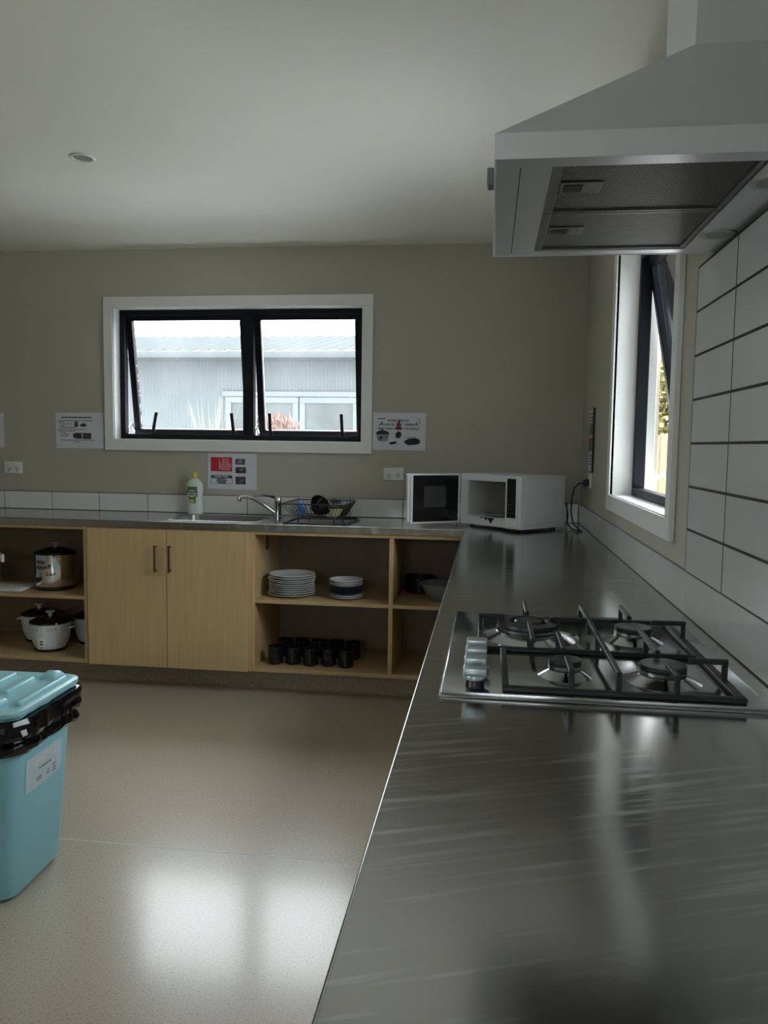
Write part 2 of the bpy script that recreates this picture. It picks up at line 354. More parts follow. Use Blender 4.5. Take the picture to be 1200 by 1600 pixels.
# tile upstands and splashback
T = .009; ZT = 1.0068; TH = .1059; TW = .3147; TY = 2.0589
b = MB().m(1).box(XL+.002, W-.002, D-T+.002, D-.0005, .9008, ZT)
x = -2.888+.3015*12
b.m(0); xs = [XL+.002]+[-2.888+.3015*k for k in range(-4, 12)]+[W-T-.001]
xs = sorted(q for q in xs if XL < q < W)
for a, c in zip(xs[:-1], xs[1:]): b.box(a+.0018, c-.0018, D-T, D-.001, .9025, ZT-.003, .0012)
struct('trim_2', b, [M['tile'], M['grout']])
b = MB().m(1).box(W-T+.002, W-.0005, -1.2, D-T-.0005, .9008, ZT)
ys = sorted([D-T-.002]+[TY+TW*k for k in range(-10, 8) if TY+TW*k < D-.03])
b.m(0)
for a, c in zip(ys[:-1], ys[1:]): b.box(W-T, W-.001, a+.0014, c-.0014, .9025, ZT-.0015, .001)
struct('trim_3', b, [M['tile'], M['grout_l']])
b = MB().m(1).box(W-T+.0007, W-.0005, -1.2, TY+.003, ZT+.0005, ZT+7*TH+.003); b.m(0)
for k in range(7):
    for j in range(10):
        b.box(W-T, W-.001, TY-TW*(j+1)+.0038, TY-TW*j-.0038, ZT+TH*k+.0026, ZT+TH*(k+1)-.0026, .0010)
struct('trim_4', b, [M['tile'], M['grout']])

# ------------------------------------------------------------------ windows
def frame_ring(b, x0, x1, z0, z1, y0, y1, w, bev=.002):
    b.box(x0, x1, y0, y1, z1-w, z1, bev); b.box(x0, x1, y0, y1, z0, z0+w, bev)
    b.box(x0, x0+w, y0, y1, z0+w, z1-w, bev); b.box(x1-w, x1, y0, y1, z0+w, z1-w, bev); return b
def make_window(name, loc, rz, w, h, sashes, mull, tr, lat, ang):
    """local frame: x along the wall, +y outward, z up; opening x 0..w, z 0..h, inner wall plane y=0"""
    o = thing(name, None, None, loc, rz); o['kind'] = 'structure'
    l, r, bt, tp = tr
    b = MB(); b.box(-l, w+r, -.018, -.0005, h, h+tp, .002); b.box(-l, w+r, -.018, -.0005, -bt, 0, .002); b.box(-l, 0, -.018, -.0005, 0, h, .002); b.box(w, w+r, -.018, -.0005, 0, h, .002)
    b.build('architrave', M['trim'], o, world=False)
    b = MB(); q = .011
    b.box(-q, 0, -.012, .155, -q, h+q, .001); b.box(w, w+q, -.012, .155, -q, h+q, .001); b.box(0, w, -.012, .155, -q, 0, .001); b.box(0, w, -.012, .155, h, h+q, .001)
    b.build('reveal_lining', M['trim'], o, world=False)
    b = MB(); FY0, FY1 = .074, .118
    frame_ring(b, .001, w-.001, .001, h-.001, FY0, FY1, .030)
    for mx in mull: b.box(mx-.032, mx+.032, FY0, FY1, .030, h-.030, .002)
    b.build('window_frame', M['alu_black'], o, world=False)
    for si, (s0, s1) in enumerate(sashes):
        sh = h-.036; p = sub('sash', o, ((s0+s1)/2, FY0+.022, h-.022), (ang, 0, 0)); hw = (s1-s0)/2
        b = MB(); frame_ring(b, -hw, hw, -sh, 0, .0, .040, .038, .003)
        b.build('sash_frame', M['alu_black'], p, world=False)
        MB().box(-hw+.04, hw-.04, .020, .025, -sh+.04, -.04).build('glass_pane', M['glass'] if len(sashes) > 1 else M['glass_clean'], p, world=False)
        for lx, tilt in lat[si]:
            lx = lx*hw; b = MB(); b.box(lx-.016, lx+.016, -.014, .001, -sh+.008, -sh+.034, .002)
            dx = math.tan(tilt)*.115
            b.hexa([(lx-.009, -.022, -sh+.02), (lx+.009, -.022, -sh+.02), (lx+.009, -.012, -sh+.02), (lx-.009, -.012, -sh+.02),
                    (lx-.009+dx, -.022, -sh+.145), (lx+.009+dx, -.022, -sh+.145), (lx+.009+dx, -.012, -sh+.145), (lx-.009+dx, -.012, -sh+.145)])
            b.build('latch', M['alu_black'], p, world=False)
        b = MB(); dep = math.sin(ang)*sh
        for sx in (s0-.004, s1+.004):
            xx = sx+(.006 if sx < (s0+s1)/2 else -.006)
            b.hexa([(xx-.003, FY1-.03, .05), (xx+.003, FY1-.03, .05), (xx+.003, FY1-.02, .035), (xx-.003, FY1-.02, .035),
                    (xx-.003, FY1+dep*.45, .095), (xx+.003, FY1+dep*.45, .095), (xx+.003, FY1+dep*.45+.01, .08), (xx-.003, FY1+dep*.45+.01, .08)])
            b.hexa([(xx-.003, FY1+dep*.45, .095), (xx+.003, FY1+dep*.45, .095), (xx+.003, FY1+dep*.45, .08), (xx-.003, FY1+dep*.45, .08),
                    (xx-.003, FY1+dep*.85, .055), (xx+.003, FY1+dep*.85, .055), (xx+.003, FY1+dep*.85, .04), (xx-.003, FY1+dep*.85, .04)])
            b.cyl((xx-.005, FY1+dep*.45, .088), (xx+.005, FY1+dep*.45, .088), .011, seg=12)
        b.build('stay', M['steel_satin'], o, world=False)
    return o
w1 = BW[1]-BW[0]; mx = (-1.40)-BW[0]
make_window('window_1', (BW[0], D, BW[2]), 0, w1, BW[3]-BW[2], [(.024, mx-.024), (mx+.024, w1-.024)], [mx], (.055, .062, .066, .062), [[(-.66, .28), (.72, -.06)], [(-.76, 0), (.62, -.03)]], math.radians(9.5))
w2 = RW[1]-RW[0]
make_window('window_2', (W, RW[1], RW[2]), -PI/2, w2, RW[3]-RW[2], [(.024, w2-.024)], [], (.062, .052, .062, .062), [[(-.5, 0), (.5, 0)]], math.radians(10))
# two unseen windows added for fill light, behind and left of the camera
def fill_window(name, loc, rz, ww, hh, n):
    o = thing(name, None, None, loc, rz); o['kind'] = 'structure'
    b = MB(); frame_ring(b, 0, ww, 0, hh, .06, .12, .045)
    for k in range(1, n): b.box(ww*k/n-.03, ww*k/n+.03, .06, .12, .045, hh-.045, .002)
    b.build('window_frame', M['alu_black'], o, world=False)
    b = MB(); frame_ring(b, -.06, ww+.06, -.06, hh+.06, -.018, -.0005, .06); b.build('architrave', M['trim'], o, world=False)
    for k in range(n): MB().box(ww*k/n+.03, ww*(k+1)/n-.03, .085, .091, .04, hh-.04).build('glass_pane', M['glass_clean'], o, world=False)
fill_window('fill_window_rear', (RR[1], YR, RR[2]), PI, RR[1]-RR[0], RR[3]-RR[2], 2)
fill_window('fill_window_left', (XL, LW[0], LW[2]), PI/2, LW[1]-LW[0], LW[3]-LW[2], 3)

# ------------------------------------------------------------------ base cabinets
YF = 3.950; ZC0, ZC1 = .128, .862; YB = D-.012
CY = YB
def carcass(o, x0, x1, dividers=(), shelves=(), ends=(.016, .016)):
    MB().box(x0, x0+ends[0], YF, CY, ZC0, ZC1, .001).build('side_panel', M['oak'], o)
    MB().box(x1-ends[1], x1, YF, CY, ZC0, ZC1, .001).build('side_panel', M['oak'], o)
    for dx in dividers: MB().box(dx-.011, dx+.011, YF, CY-.012, ZC0+.022, ZC1-.02, .001).build('divider', M['oak'], o)
    MB().box(x0+ends[0], x1-ends[1], YF, CY, ZC0, ZC0+.022, .001).build('bottom_panel', M['oakh'], o)
    MB().box(x0+ends[0], x1-ends[1], CY-.010, CY, ZC0+.022, ZC1).build('back_panel', M['oakin_shade'], o)
    MB().box(x0+ends[0], x1-ends[1], YF, YF+.08, ZC1-.018, ZC1, .001).build('top_rail', M['oakh'], o)
    for a, c, zt in shelves: MB().box(a, c, YF+.003, CY-.012, zt-.019, zt, .001).build('shelf', M['oakh'], o)
def bar_handle(parent, x, y, z0, z1, name='handle'):
    b = MB(); b.box(x-.005, x+.005, y-.030, y-.021, z0, z1, .002); b.cyl((x, y-.024, z0+.008), (x, y, z0+.008), .005, seg=10); b.cyl((x, y-.024, z1-.008), (x, y, z1-.008), .005, seg=10)
    return b.build(name, M['bronze'], parent)
XA0 = -3.30
cA = thing('shelf_cabinet', 'open oak base cabinet holding the cookers, left of the two-door cabinet', 'cabinet', ((XA0-2.0995)/2, YF, ZC0))
carcass(cA, XA0, -2.0995, (), [(XA0+.016, -2.1155, .488)])
cB = thing('door_cabinet', 'oak base cabinet with two closed doors under the sink', 'cabinet', (-1.648, YF, ZC0))
carcass(cB, -2.0985, -1.1995, (), [])
for a, c, hx in ((-2.083, -1.6505, -1.703), (-1.6475, -1.2135, -1.626)):
    d = MB().box(a, c, YF-.019, YF-.001, ZC0+.001, ZC1-.006, .0015).build('door', M['oak'], cB); bar_handle(d, hx, YF-.019, .637, .777)
XC1 = -.004
cC = thing('shelf_cabinet', 'open oak base cabinet with plates and mugs, right of the two-door cabinet', 'cabinet', ((-1.1985+XC1)/2, YF, ZC0))
carcass(cC, -1.1985, XC1, (-.476,), [(-1.1825, -.487, .507), (-.465, XC1-.016, .507)])
MB().box(-1.1825, -1.176, 4.16, 4.19, .74, .845, .001).build('bracket', M['bronze'], cC)
MB().cyl((-.20, CY-.010, .76), (-.20, CY-.016, .76), .009, seg=12).build('screw_cap', mat('pink_plastic_cap', (.35, .12, .11), .5, bump=.01), cC)
# cabinets under the right-hand bench, doors facing the room
for k, (y0, y1, lb) in enumerate(((2.62, 3.90, 'oak base cabinet under the right-hand bench beside the corner'), (1.30, 2.615, 'oak base cabinet below the gas hob'), (-.02, 1.295, 'oak base cabinet under the near end of the right-hand bench'))):
    o = thing('door_cabinet', lb, 'cabinet', (.1, (y0+y1)/2, ZC0))
    MB().box(-.070, W-.012, y0, y0+.016, ZC0, ZC1).build('side_panel', M['oak'], o); MB().box(-.070, W-.012, y1-.016, y1, ZC0, ZC1).build('side_panel', M['oak'], o)
    MB().box(-.070, W-.012, y0+.016, y1-.016, ZC0, ZC0+.02).build('bottom_panel', M['oakin_shade'], o); MB().box(W-.024, W-.012, y0+.016, y1-.016, ZC0+.02, ZC1).build('back_panel', M['oakin_shade'], o)
    ym = (y0+y1)/2
    for a, c, hy in ((y0+.002, ym-.0015, ym-.05), (ym+.0015, y1-.002, ym+.05)):
        d = MB().box(-.090, -.0715, a, c, ZC0+.001, ZC1-.006, .0015).build('door', M['oak'], o)
        q = MB().box(-.121, -.112, hy-.005, hy+.005, .637, .777, .002); q.cyl((-.113, hy, .645), (-.09, hy, .645), .005, seg=10); q.cyl((-.113, hy, .769), (-.09, hy, .769), .005, seg=10)
        q.build('handle', M['bronze'], d)
# coved vinyl toe-kick
b = MB(); prof = [(4.075, 0.0005), (4.060, .0005), (4.068, .006), (4.074, .018), (4.075, .126), (4.087, .126), (4.087, .0005)]
b.prism(prof, 0, XA0, .02); struct('baseboard_back', b, M['cove'])
struct('baseboard_right', MB().box(-.005, .007, -.02, 4.07, .0005, .127), M['cove'])

# ------------------------------------------------------------------ steel worktop with sink
BX0, BX1, BY0, BY1 = -1.675, -1.20, 4.03, 4.345       # sink bowl
YBF = 3.937; XE = -.114; ZW0, ZW1 = .864, .900
wt = thing('worktop', 'L-shaped stainless steel worktop with welded sink running under both windows', 'worktop', (-1.0, 4.2, ZW1))
b = MB()
def slab(x0, x1, y0, y1): b.box(x0, x1, y0, y1, ZW0, ZW1)
slab(XA0, BX0, YBF, D-.001); slab(BX1, W-.001, YBF, D-.001); slab(BX0, BX1, YBF, BY0); slab(BX0, BX1, BY1, D-.001)
slab(XE, W-.001, -.9, YBF)
ob = b.build('benchtop', M['bench'], wt, smooth=0)
b = MB()
b.cyl((XE+.001, -.9, ZW1-.003), (XE+.001, YBF, ZW1-.003), .0032, seg=12); b.cyl((XA0, YBF+.001, ZW1-.003), (XE, YBF+.001, ZW1-.003), .0032, seg=12)
b.build('rolled_edge', M['bench'], wt)
# bowl
b = MB(); rr = .05
def rrect(x0, x1, y0, y1, r, z, n=6):
    P = []
    for cx, cyy, a0 in ((x1-r, y1-r, 0), (x0+r, y1-r, PI/2), (x0+r, y0+r, PI), (x1-r, y0+r, 1.5*PI)):
        for i in range(n+1): a = a0+PI/2*i/n; P.append(Vector((cx+r*math.cos(a), cyy+r*math.sin(a), z)))
    return P
R = [rrect(BX0-.016, BX1+.016, BY0-.016, BY1+.016, .03, ZW1+.0006), rrect(BX0-.012, BX1+.012, BY0-.012, BY1+.012, .03, ZW1+.0022), rrect(BX0+.004, BX1-.004, BY0+.004, BY1-.004, .05, ZW1+.0006), rrect(BX0+.012, BX1-.012, BY0+.012, BY1-.012, .05, ZW1-.14), rrect(BX0+.04, BX1-.04, BY0+.04, BY1-.04, .04, ZW1-.16)]
b.rings(R, closed_ends=False); b.bm.faces.new([b.bm.verts.new(p) for p in R[-1]])
b.build('sink_bowl', mat('dull_sink_steel', (.36, .36, .35), .34, 1., rvar=.06, rscale=8), wt, normals=False)
MB().lathe([(.0, .004), (.02, .004), (.036, .002), (.04, 0), (.04, -.001)], ((BX0+BX1)/2, (BY0+BY1)/2, ZW1-.16), 24).build('drain', M['chrome'], wt)

# mixer tap
tp = thing('mixer_tap', 'chrome lever mixer tap at the back of the sink beside the dish rack', 'tap', (-1.17, 4.36, ZW1))
MB().lathe([(0, 0), (.027, 0), (.027, .006), (.022, .01), (.021, .075), (.023, .08), (.023, .098), (.018, .112), (0, .116)], (-1.17, 4.36, ZW1+.0002), 28).build('tap_body', M['chrome'], tp)
pts = []
for i in range(15):
    t = i/14; pts.append((-1.187-.165*t-.01*max(0, t-.8), 4.355-.06*t, ZW1+.022+.092*t+.028*math.sin(PI*t)*(.35+.65*t)))
pts += [(-1.368, 4.292, ZW1+.113), (-1.372, 4.290, ZW1+.104), (-1.372, 4.290, ZW1+.088)]
MB().tube(pts, [.012]*10+[.0115]*5+[.0125, .013, .013], 14).build('spout', M['chrome'], tp)
MB().hexa([(-1.185, 4.350, ZW1+.100), (-1.155, 4.350, ZW1+.100), (-1.155, 4.372, ZW1+.100), (-1.185, 4.372, ZW1+.100),
           (-1.268, 4.346, ZW1+.124), (-1.190, 4.346, ZW1+.118), (-1.190, 4.366, ZW1+.118), (-1.268, 4.366, ZW1+.131)]).build('lever', M['chrome'], tp)

# detergent bottle
bt = thing('detergent_bottle', 'pale green dishwashing liquid bottle with yellow cap behind the sink', 'bottle', (-1.676, 4.415, ZW1), .0)
prof = [(0, .0), (.042, .0), (.047, .004), (.0475, .03), (.046, .06), (.0435, .085), (.044, .10), (.049, .125), (.0505, .15), (.049, .168), (.040, .184), (.024, .198), (.015, .205), (.013, .207), (0, .207)]
MB().lathe(prof, (0, 0, .0003), 36, 1, .58).build('bottle_body', M['bottle'], bt, world=False)
cap = MB().lathe([(0, .204), (.0145, .204), (.0145, .222), (.012, .225), (.012, .236), (.008, .240), (0, .240)], (0, 0, 0), 24).build('cap', M['yellow'], bt, world=False)
b = MB()
def on_bottle(b, x0, x1, z0, z1, off, n=8):
    for i in range(n):
        a0, a1 = x0+(x1-x0)*i/n, x0+(x1-x0)*(i+1)/n
        def yy(x, z):
            rad = next((r0+(r1-r0)*(z-za)/(zb-za) for (r0, za), (r1, zb) in zip(prof[:-1], prof[1:]) if za <= z <= zb and zb > za), .045)
            return -.58*math.sqrt(max(1e-8, rad*rad-x*x))-off
        zs = [z0+(z1-z0)*k/5 for k in range(6)]
        for k in range(5): b.quad((a0, yy(a0, zs[k]), zs[k]), (a1, yy(a1, zs[k]), zs[k]), (a1, yy(a1, zs[k+1]), zs[k+1]), (a0, yy(a0, zs[k+1]), zs[k+1]))
on_bottle(b, -.038, .024, .100, .157, .0006); on_bottle(b, -.028, .014, .062, .100, .0006)
lb = b.build('label', M['lab_green'], bt, world=False)
b = MB()
for k in range(24):
    a0, a1 = 2*PI*k/24, 2*PI*(k+1)/24
    b.bm.faces.new([b.bm.verts.new(p) for p in ((-.007, -.0308, .118), (-.007+.026*math.cos(a0), -.0305, .118+.020*math.sin(a0)), (-.007+.026*math.cos(a1), -.0305, .118+.020*math.sin(a1)))])
b.build('label_badge', M['ink_white'], lb, world=False)
b = MB(); text_into(b, 'MORNING', .0138, (-.007, -.0312, .126), (1, 0, 0), (0, 0, 1), .0003, bold=.0005, sx=.95); text_into(b, 'FRESH', .0150, (-.007, -.0312, .112), (1, 0, 0), (0, 0, 1), .0003, bold=.0005, sx=.95)
b.build('lettering', M['ink'], lb, world=False)
b = MB()
b.bm.faces.new([b.bm.verts.new((-.009+.015*math.cos(a), -.0275, .066+.022*max(0, math.sin(a)))) for a in [PI*k/14 for k in range(15)]])
b.build('lemon_picture', M['lemon'], lb, world=False)

# dish rack and its contents
rk = thing('dish_rack', 'black wire dish rack on the bench right of the sink tap', 'dish rack', (-.90, 4.19, ZW1))
RB = (-1.005, -.775, 4.06, 4.35, ZW1+.022); RT = (-1.072, -.733, 4.035, 4.41, ZW1+.098)
def rp(q, s, t):  # point on the rim loop: side s 0..3, t 0..1
    x0, x1, y0, y1, z = q
    return [Vector((x0+(x1-x0)*t, y0, z)), Vector((x1, y0+(y1-y0)*t, z)), Vector((x1+(x0-x1)*t, y1, z)), Vector((x0, y1+(y0-y1)*t, z))][s]
def loop(q): return rrect(q[0], q[1], q[2], q[3], .02, q[4], 4)
b = MB(); b.tube(loop(RT), .0034, 8, True); b.tube(loop(RB), .0026, 8, True); b.build('rim', M['plastic_k'], rk)
b = MB()
for s_, n in ((0, 17), (1, 13), (2, 17), (3, 13)):
    for i in range(n):
        t = (i+.5)/n; b.tube([rp(RT, s_, t), rp(RB, s_, t)], .0017, 6)
for i in range(16):
    t = (i+.5)/16; b.tube([rp(RB, 0, t), rp(RB, 2, 1-t)], .0016, 6)
b.build('wire_sides', M['plastic_k'], rk)
for fx, fy in ((-.985, 4.075), (-.795, 4.075), (-.985, 4.335), (-.795, 4.335)): MB().cyl((fx, fy, ZW1+.0003), (fx, fy, ZW1+.022), .004, .003, 10).build('foot', M['plastic_k'], rk)
b = MB(); b.tube([(-1.04, 3.985, ZW1+.0042), (-.79, 3.965, ZW1+.0042), (-.72, 3.99, ZW1+.0042), (-.70, 4.30, ZW1+.0042), (-.72, 4.37, ZW1+.0042), (-1.04, 4.37, ZW1+.0042)], .004, 8, True)
tag(b.build('drip_tray_frame', M['plastic_k'], None), 'black wire drip frame lying flat under the dish rack', 'drip frame')
zb = ZW1+.0245
def crumple(name, c, rx, ry, rz, amp, m, label, cat, seed):
    t = bmesh.new(); bmesh.ops.create_icosphere(t, subdivisions=4, radius=1)
    for v in t.verts:
        n = noise.noise(v.co*2.2+Vector((seed, 0, 0)))*amp+noise.noise(v.co*5+Vector((0, seed, 0)))*amp*.4
        v.co = Vector((c[0]+v.co.x*rx*(1+n), c[1]+v.co.y*ry*(1+n), max(c[2]-rz, c[2]+v.co.z*rz*(1+n))))
    q = MB(); q.bm.free(); q.bm = t; o = q.build(name, m, None, smooth=60); return tag(o, label, cat)
crumple('dishcloth', (-.987, 4.15, zb+.038), .020, .065, .038, .5, M['blue_cloth'], 'crumpled blue patterned dishcloth in the left end of the dish rack', 'dishcloth', 3.1)
# dark bowl leaning, small pan, plates
bw = thing('bowl', 'black bowl leaning on its side in the middle of the dish rack', 'bowl', (-.903, 4.205, zb+.052)); bw.rotation_euler = (math.radians(35), math.radians(52), 0)
MB().lathe([(0, -.03), (.028, -.03), (.048, -.012), (.06, .018), (.057, .018), (.045, -.009), (.026, -.026), (0, -.026)], (0, 0, 0), 32).build('bowl_body', M['black_gloss'], bw, world=False)
pt = thing('side_plate', 'white side plate lying in the right end of the dish rack', 'plate', (-.826, 4.175, zb))
PLP = [(0, .004), (.035, .004), (.052, .009), (.062, .012), (.063, .011), (.052, .006), (.038, .0), (0, 0)]
MB().lathe([(r*.8, z) for r, z in PLP], (0, 0, 0), 32).build('plate_body', M['ceramic'], pt, world=False)
bx = thing('food_container', 'pale yellow container with dark lid in the dish rack', 'container', (-.808, 4.205, zb+.0125))
MB().lathe([(0, 0), (.034, 0), (.041, .032), (0, .032)], (0, 0, 0), 28).build('container_body', M['bamboo'], bx, world=False)
MB().lathe([(0, .0325), (.043, .0325), (.043, .042), (.036, .046), (0, .046)], (0, 0, 0), 28).build('container_lid', M['plastic_k'], bx, world=False)
sc_ = thing('scourer', 'tangled steel wool scourer on top of the container in the dish rack', 'scourer', (-.808, 4.205, zb+.06))
b = MB(); rnd = random.Random(4)
for k in range(26):
    a = rnd.uniform(0, 2*PI); c = Vector((rnd.uniform(-.02, .02), rnd.uniform(-.015, .015), .016+rnd.uniform(0, .012))); r0 = rnd.uniform(.008, .014); ax = Vector((rnd.uniform(-1, 1), rnd.uniform(-1, 1), rnd.uniform(-1, 1))).normalized(); e1 = ax.orthogonal().normalized(); e2 = ax.cross(e1)
    b.tube([c+(e1*math.cos(2*PI*i/10)+e2*math.sin(2*PI*i/10))*r0 for i in range(10)], .0011, 5, True)
b.build('wire_tangle', M['rub'], sc_, world=False)

# ------------------------------------------------------------------ microwave
MWP = (.167, 3.865); A = math.radians(43)
# local: x along the front from the near right corner to the left, y into the body
mwv = thing('microwave', 'white microwave with its door hanging open in the corner of the bench', 'microwave', (MWP[0], MWP[1], ZW1), 0)
ex = Vector((-math.sin(math.radians(47)), math.cos(math.radians(47)), 0)); ey = Vector((math.cos(math.radians(47)), math.sin(math.radians(47)), 0))
MWM = Matrix(((-ex.x, ey.x, 0, 0), (-ex.y, ey.y, 0, 0), (0, 0, 1, 0), (0, 0, 0, 1)))
mwv.rotation_euler = MWM.to_euler(); WM = .425; DM = .315; Z0, Z1 = .013, .272
# local x runs -WM..0 (left..right), y 0..DM
b = MB(); t = .012
b.box(-WM, 0, .02, DM, Z1-t, Z1, .003); b.box(-WM, 0, .02, DM, Z0, Z0+t, .003); b.box(-t, 0, .02, DM, Z0+t, Z1-t, .002); b.box(-WM, -WM+t, .02, DM, Z0+t, Z1-t, .002); b.box(-WM+t, -t, DM-t, DM, Z0+t, Z1-t)
b.box(-.0001, .0022, .05, DM-.03, Z0+.03, Z1-.03, .002)
b.build('housing', M['enamel_w'], mwv, world=False)
b = MB(); cx0, cx1, cz0, cz1 = -WM+.045, -.115, Z0+.045, Z1-.035
b.box(-WM, -.100, 0, .02, cz1, Z1, .003); b.box(-WM, -.100, 0, .02, Z0, cz0, .003); b.box(-WM, cx0, 0, .02, cz0, cz1, .002); b.box(cx1, -.100, 0, .02, cz0, cz1, .002)
b.box(-.0995, 0, -.022, .02, Z0, Z1, .004)
b.build('front_frame', M['enamel_w'], mwv, world=False)
b = MB()
b.box(cx0-.004, cx0, .0205, DM-.02, cz0, cz1); b.box(cx1, cx1+.004, .0205, DM-.02, cz0, cz1); b.box(cx0, cx1, .0205, DM-.02, cz1, cz1+.004); b.box(cx0, cx1, .0205, DM-.02, cz0-.004, cz0); b.box(cx0, cx1, DM-.024, DM-.02, cz0, cz1)
for i in range(8): b.box(cx0-.0002, cx0+.0012, .10+.012*i, .106+.012*i, cz0+.07, cz1-.03)
b.build('cavity', M['cavity'], mwv, world=False)
MB().lathe([(0, 0), (.11, 0), (.112, .006), (.108, .006), (.106, .003), (0, .003)], ((cx0+cx1)/2, .16, cz0+.004), 40).build('turntable', M['bulb'], mwv, world=False)
pn = MB().box(-.086, -.030, -.0245, -.0222, Z0+.055, Z1-.015, .001).build('control_panel', M['black_gloss'], mwv, world=False)
b = MB()
for i in range(3):
    for j in range(4): b.cyl((-.074+.016*i, -.0246, Z0+.08+.019*j), (-.074+.016*i, -.0252, Z0+.08+.019*j), .0035, seg=10)
b.build('keypad', M['ink_grey'], pn, world=False)
MB().box(-.092, -.012, -.0250, -.0222, Z0+.008, Z0+.046, .002).build('door_button', M['plastic_w'], mwv, world=False)
b = MB()
for x, s_, hgt in ((-.275, .013, .008), (-.245, .015, .017), (-.212, .024, .030)): b.prism([(x-s_, cz0-.002), (x+s_, cz0-.002), (x+.003, cz0-.002-hgt)], 1, -.0008, .0005)
b.build('peeling_chips', M['ink'], mwv, world=False)
for fx in (-WM+.04, -.04):
    for fy in (.05, DM-.04): MB().cyl((fx, fy, .0004), (fx, fy, Z0+.001), .012, seg=14).build('foot', M['plastic_k'], mwv, world=False)
# door, swung open; local to hinge
dr = sub('door', mwv, (-WM, -.004, 0)); LD = .290
wd = Vector((-.835, -.55, 0)).normalized(); wl = MWM.inverted() @ wd; dr.rotation_euler = (0, 0, math.atan2(wl.y, wl.x))
b = MB(); frame_ring(b, 0, LD, Z0+.002, Z1-.002, -.022, 0, .022, .003); b.box(.02, LD-.02, -.022, -.010, Z0+.02, Z1-.02)
b.build('door_frame', M['enamel_w'], dr, world=False)
MB().box(.012, LD-.014, 0, .0025, Z0+.012, Z1-.012, .001).build('inner_panel', M['black_gloss'], dr, world=False)
MB().box(.085, LD-.075, .0027, .0035, Z0+.085, Z1-.065, .0003).build('door_window', mat('tinted_mesh_window', (.05, .05, .055), .25, var=.1, vscale=90), dr, world=False)
MB().box(LD+.0002, LD+.012, -.026, -.006, Z0+.01, Z1-.004, .003).build('door_handle', M['plastic_w'], dr, world=False)
# power cord to the wall outlet
b = MB(); b.tube([Vector(p) for p in ((.372, 4.13, 1.03), (.395, 4.16, 1.02), (.405, 4.17, .97), (.40, 4.14, .925), (.415, 4.06, .906), (.44, 4.00, .9045), (.455, 3.97, .9045), (.45, 4.02, .9045), (.425, 4.10, .93), (.415, 4.12, .99), (.417, 4.11, 1.06), (.425, 4.09, 1.11), (.445, 4.06, 1.134), (.468, 4.052, 1.138))], .0036, 8)
b.build('power_cord', M['cord'], mwv)
b = MB(); b.cyl((.462, 4.052, 1.138), (.476, 4.052, 1.138), .012, .019, 16); b.cyl((.476, 4.052, 1.138), (.489, 4.052, 1.138), .019, seg=16); b.build('plug', M['cord'], mwv)

# ------------------------------------------------------------------ power outlets
def outlet(loc, rz, label, on=False):
    o = thing('power_outlet', label, 'power outlet', loc, rz)
    MB().box(-.058, .058, -.0105, -.0005, -.036, .036, .003, 2).build('faceplate', M['plastic_w'], o, world=False)
    for sx in (-.026, .026):
        MB().box(sx-.009, sx+.009, -.0135, -.0104, .008, .021, .0012).build('switch', M['plastic_w'], o, world=False)
        b = MB()
        for dx, dz, a in ((-.006, -.006, .5), (.006, -.006, -.5), (0, -.018, 0)):
            c, s_ = math.cos(a), math.sin(a); q = []
            for px, pz in ((-.0020, -.0045), (.0020, -.0045), (.0020, .0045), (-.0020, .0045)): q.append((sx+dx+px*c-pz*s_, dz+px*s_+pz*c))
            b.prism(q, 1, -.0109, -.0103)
        b.build('socket_slots', M['ink'], o, world=False)
    return o
outlet((-.532, D, 1.149), 0, 'white double power outlet below the heat warning sign')
outlet((-2.827, D, 1.145), 0, 'white double power outlet at the left end of the back wall')
outlet((W, 4.054, 1.148), -PI/2, 'white power outlet on the right wall with the black plug in it')

# ------------------------------------------------------------------ signs
def sign(name, label, x0, z1, w, h, tilt=0.):
    o = thing(name, label, 'sign', (x0, D, z1)); o.rotation_euler = (0, tilt, 0)
    MB().box(0, w, -.0022, -.0006, -h, 0, .0004).build('sheet', M['paper'], o, world=False)
    return o
YS = -.0028
def dashes(b, x0, x1, z, hgt, rnd, y=YS):
    x = x0
    while x < x1-.004:
        w = min(rnd.uniform(.006, .020), x1-x); b.box(x, x+w, y, y+.0005, z-hgt/2, z+hgt/2); x += w+.0025
sr = sign('warning_sign', 'laminated sign about keeping heat appliances off the walls, right of the window', -.6534, 1.492, .297, .21)
b = MB()
for i, s_ in enumerate(('PLEASE KEEP ALL', 'APPLIANCES THAT GENERATE', "HEAT AWAY FROM THE WALL'S")): text_into(b, s_, .0185, (.144, YS+.0003, -.045-.0225*i), (1, 0, 0), (0, 0, 1), .0002, bold=.0005, sx=.88)
b.build('lettering', M['ink'], sr, world=False)
b = MB()   # slow cooker picture
b.prism([(.020, -.118), (.090, -.118), (.084, -.156), (.070, -.160), (.036, -.160), (.026, -.154)], 1, YS, YS+.0006); b.build('cooker_picture', M['photo_grey'], sr, world=False)
b = MB(); b.prism([(.014, -.116), (.030, -.104), (.052, -.098), (.078, -.104), (.096, -.116), (.09, -.122), (.02, -.122)], 1, YS-.0003, YS+.0004)
b.prism([(.045, -.098), (.055, -.090), (.062, -.098)], 1, YS-.0003, YS+.0004)
b.prism([(.048+.008*math.cos(k), -.140+.009*math.sin(k)) for k in [i*PI/6 for i in range(12)]], 1, YS-.0003, YS+.0004)
b.build('cooker_lid_picture', M['ink'], sr, world=False); b = MB()
b.prism([(.090, -.160), (.095, -.166), (.138, -.158), (.130, -.164), (.14, -.170), (.10, -.180)], 1, YS, YS+.0006)      # frying pan
b.build('frying_pan_picture', M['ink'], sr, world=False); b = MB()
